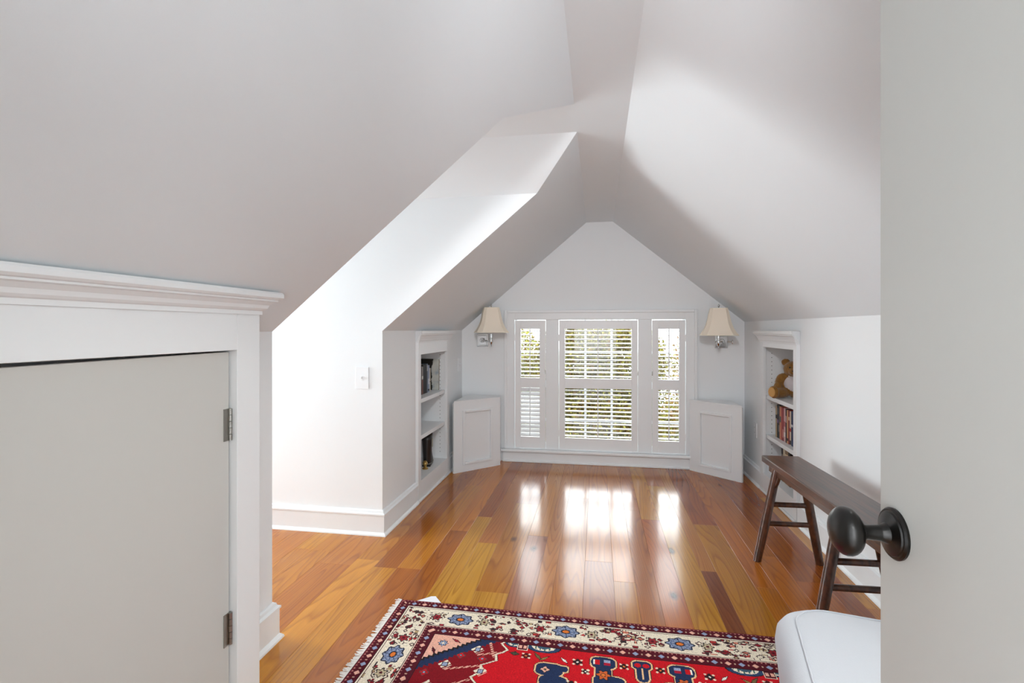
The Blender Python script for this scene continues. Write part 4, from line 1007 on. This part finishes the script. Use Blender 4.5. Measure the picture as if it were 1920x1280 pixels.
# ------------------------------------------------------------------ outside: ground and foliage
g = MB().box(-14, 14, 5.6, 26, -3.1, -3.0).obj('ground_lawn', M_GROUND); struct(g); g.name = 'floor_outside'
def tree(name, label, cx, cy, blobs, n, leaf, cols, group):
    t = thing(name, label, 'tree', (cx, cy, -3.0), 0, group)
    pts = []; wsum = sum(b_[3] * b_[4] * b_[5] for b_ in blobs)
    for (x, y, z, rx, ry, rz) in blobs:
        k = int(n * rx * ry * rz / wsum)
        d = rng.normal(size=(k, 3)); d /= np.linalg.norm(d, axis=1)[:, None]
        r = rng.uniform(0.25, 1.0, (k, 1)) ** (1 / 2.2)
        pts.append(np.array([x, y, z]) + d * r * np.array([rx, ry, rz]))
    P = np.concatenate(pts); k = len(P)
    a = rng.normal(size=(k, 3)); a /= np.linalg.norm(a, axis=1)[:, None]
    b_ = rng.normal(size=(k, 3)); b_ = np.cross(a, b_); b_ /= np.linalg.norm(b_, axis=1)[:, None]
    s = leaf * rng.uniform(0.6, 1.3, (k, 1))
    co = np.stack([P - a * s, P + b_ * s * 0.45, P + a * s, P - b_ * s * 0.45], 1).reshape(-1, 3)
    me = bpy.data.meshes.new('foliage'); me.vertices.add(4 * k); me.vertices.foreach_set('co', co.ravel())
    me.loops.add(4 * k); me.loops.foreach_set('vertex_index', np.arange(4 * k, dtype=np.int32))
    me.polygons.add(k); me.polygons.foreach_set('loop_start', np.arange(0, 4 * k, 4, dtype=np.int32))
    me.update(calc_edges=True)
    at = me.color_attributes.new('tint', 'FLOAT_COLOR', 'CORNER')
    cl = np.array([lin(c) for c in cols])[rng.integers(0, len(cols), k)] * rng.uniform(0.7, 1.3, (k, 1))
    at.data.foreach_set('color', np.repeat(np.concatenate([cl, np.ones((k, 1))], 1), 4, 0).ravel())
    f = link('foliage', me, M_LEAF, t); tag(f, kind='stuff')
    b2 = MB(); b2.tube([(cx, cy, -3.0), (cx + 0.1, cy, -1.5), (cx - 0.05, cy + 0.1, 0.2)], [0.16, 0.12, 0.06], 10)
    for (x, y, z, rx, ry, rz) in blobs: b2.tube([(cx, cy, -1.0), ((cx + x) / 2 + 0.1, (cy + y) / 2, (z - 1.0) / 2), (x, y, z)], [0.07, 0.05, 0.015], 7)
    b2.obj('trunk', M_BARK, t, smooth=True)
OL = [(128, 124, 52), (150, 140, 66), (98, 92, 40), (168, 160, 84), (120, 92, 52), (86, 80, 44)]
YG_ = [(170, 172, 70), (146, 150, 64), (190, 186, 104), (120, 116, 56), (150, 120, 70)]
AU = [(186, 140, 92), (160, 110, 66), (200, 170, 120), (150, 132, 70), (120, 96, 52)]
tree('garden_tree', 'olive green tree filling the middle of the window behind the shutters', 0.1, 9.2, [(-0.4, 9.2, 0.55, 0.85, 0.7, 0.86), (0.45, 9.3, 0.6, 0.75, 0.7, 0.82), (-0.1, 9.1, -0.4, 1.05, 0.7, 0.9), (0.7, 9.2, -0.6, 0.5, 0.6, 0.7)], 52000, 0.034, OL, 'trees outside the window')
tree('garden_tree', 'yellow green tree outside, left of the middle tree', -2.5, 10.9, [(-2.1, 10.9, 0.55, 0.9, 0.7, 1.0), (-3.0, 10.9, -0.1, 1.2, 0.7, 1.0), (-1.7, 10.9, 0.0, 0.8, 0.6, 0.6)], 30000, 0.038, YG_, 'trees outside the window')
tree('garden_tree', 'thin autumn brown tree outside, right of the middle tree', 2.6, 11.0, [(2.2, 11.0, 0.55, 0.7, 0.7, 1.0), (3.1, 11.0, 0.3, 1.0, 0.8, 1.1), (2.1, 11.0, -0.5, 0.8, 0.6, 0.7)], 15000, 0.038, AU + YG_, 'trees outside the window')
tree('garden_tree', 'low dark green shrub tree below the window, beyond the sill', -0.2, 13.2, [(-1.6, 13.2, -1.2, 1.6, 0.9, 0.9), (0.8, 13.2, -1.3, 1.8, 0.9, 0.9), (3.0, 13.2, -1.0, 1.3, 0.9, 1.0), (-3.5, 13.2, -0.9, 1.4, 0.9, 1.2), (0.4, 13.2, 0.2, 1.6, 0.8, 1.3)], 36000, 0.05, OL + YG_, 'trees outside the window')
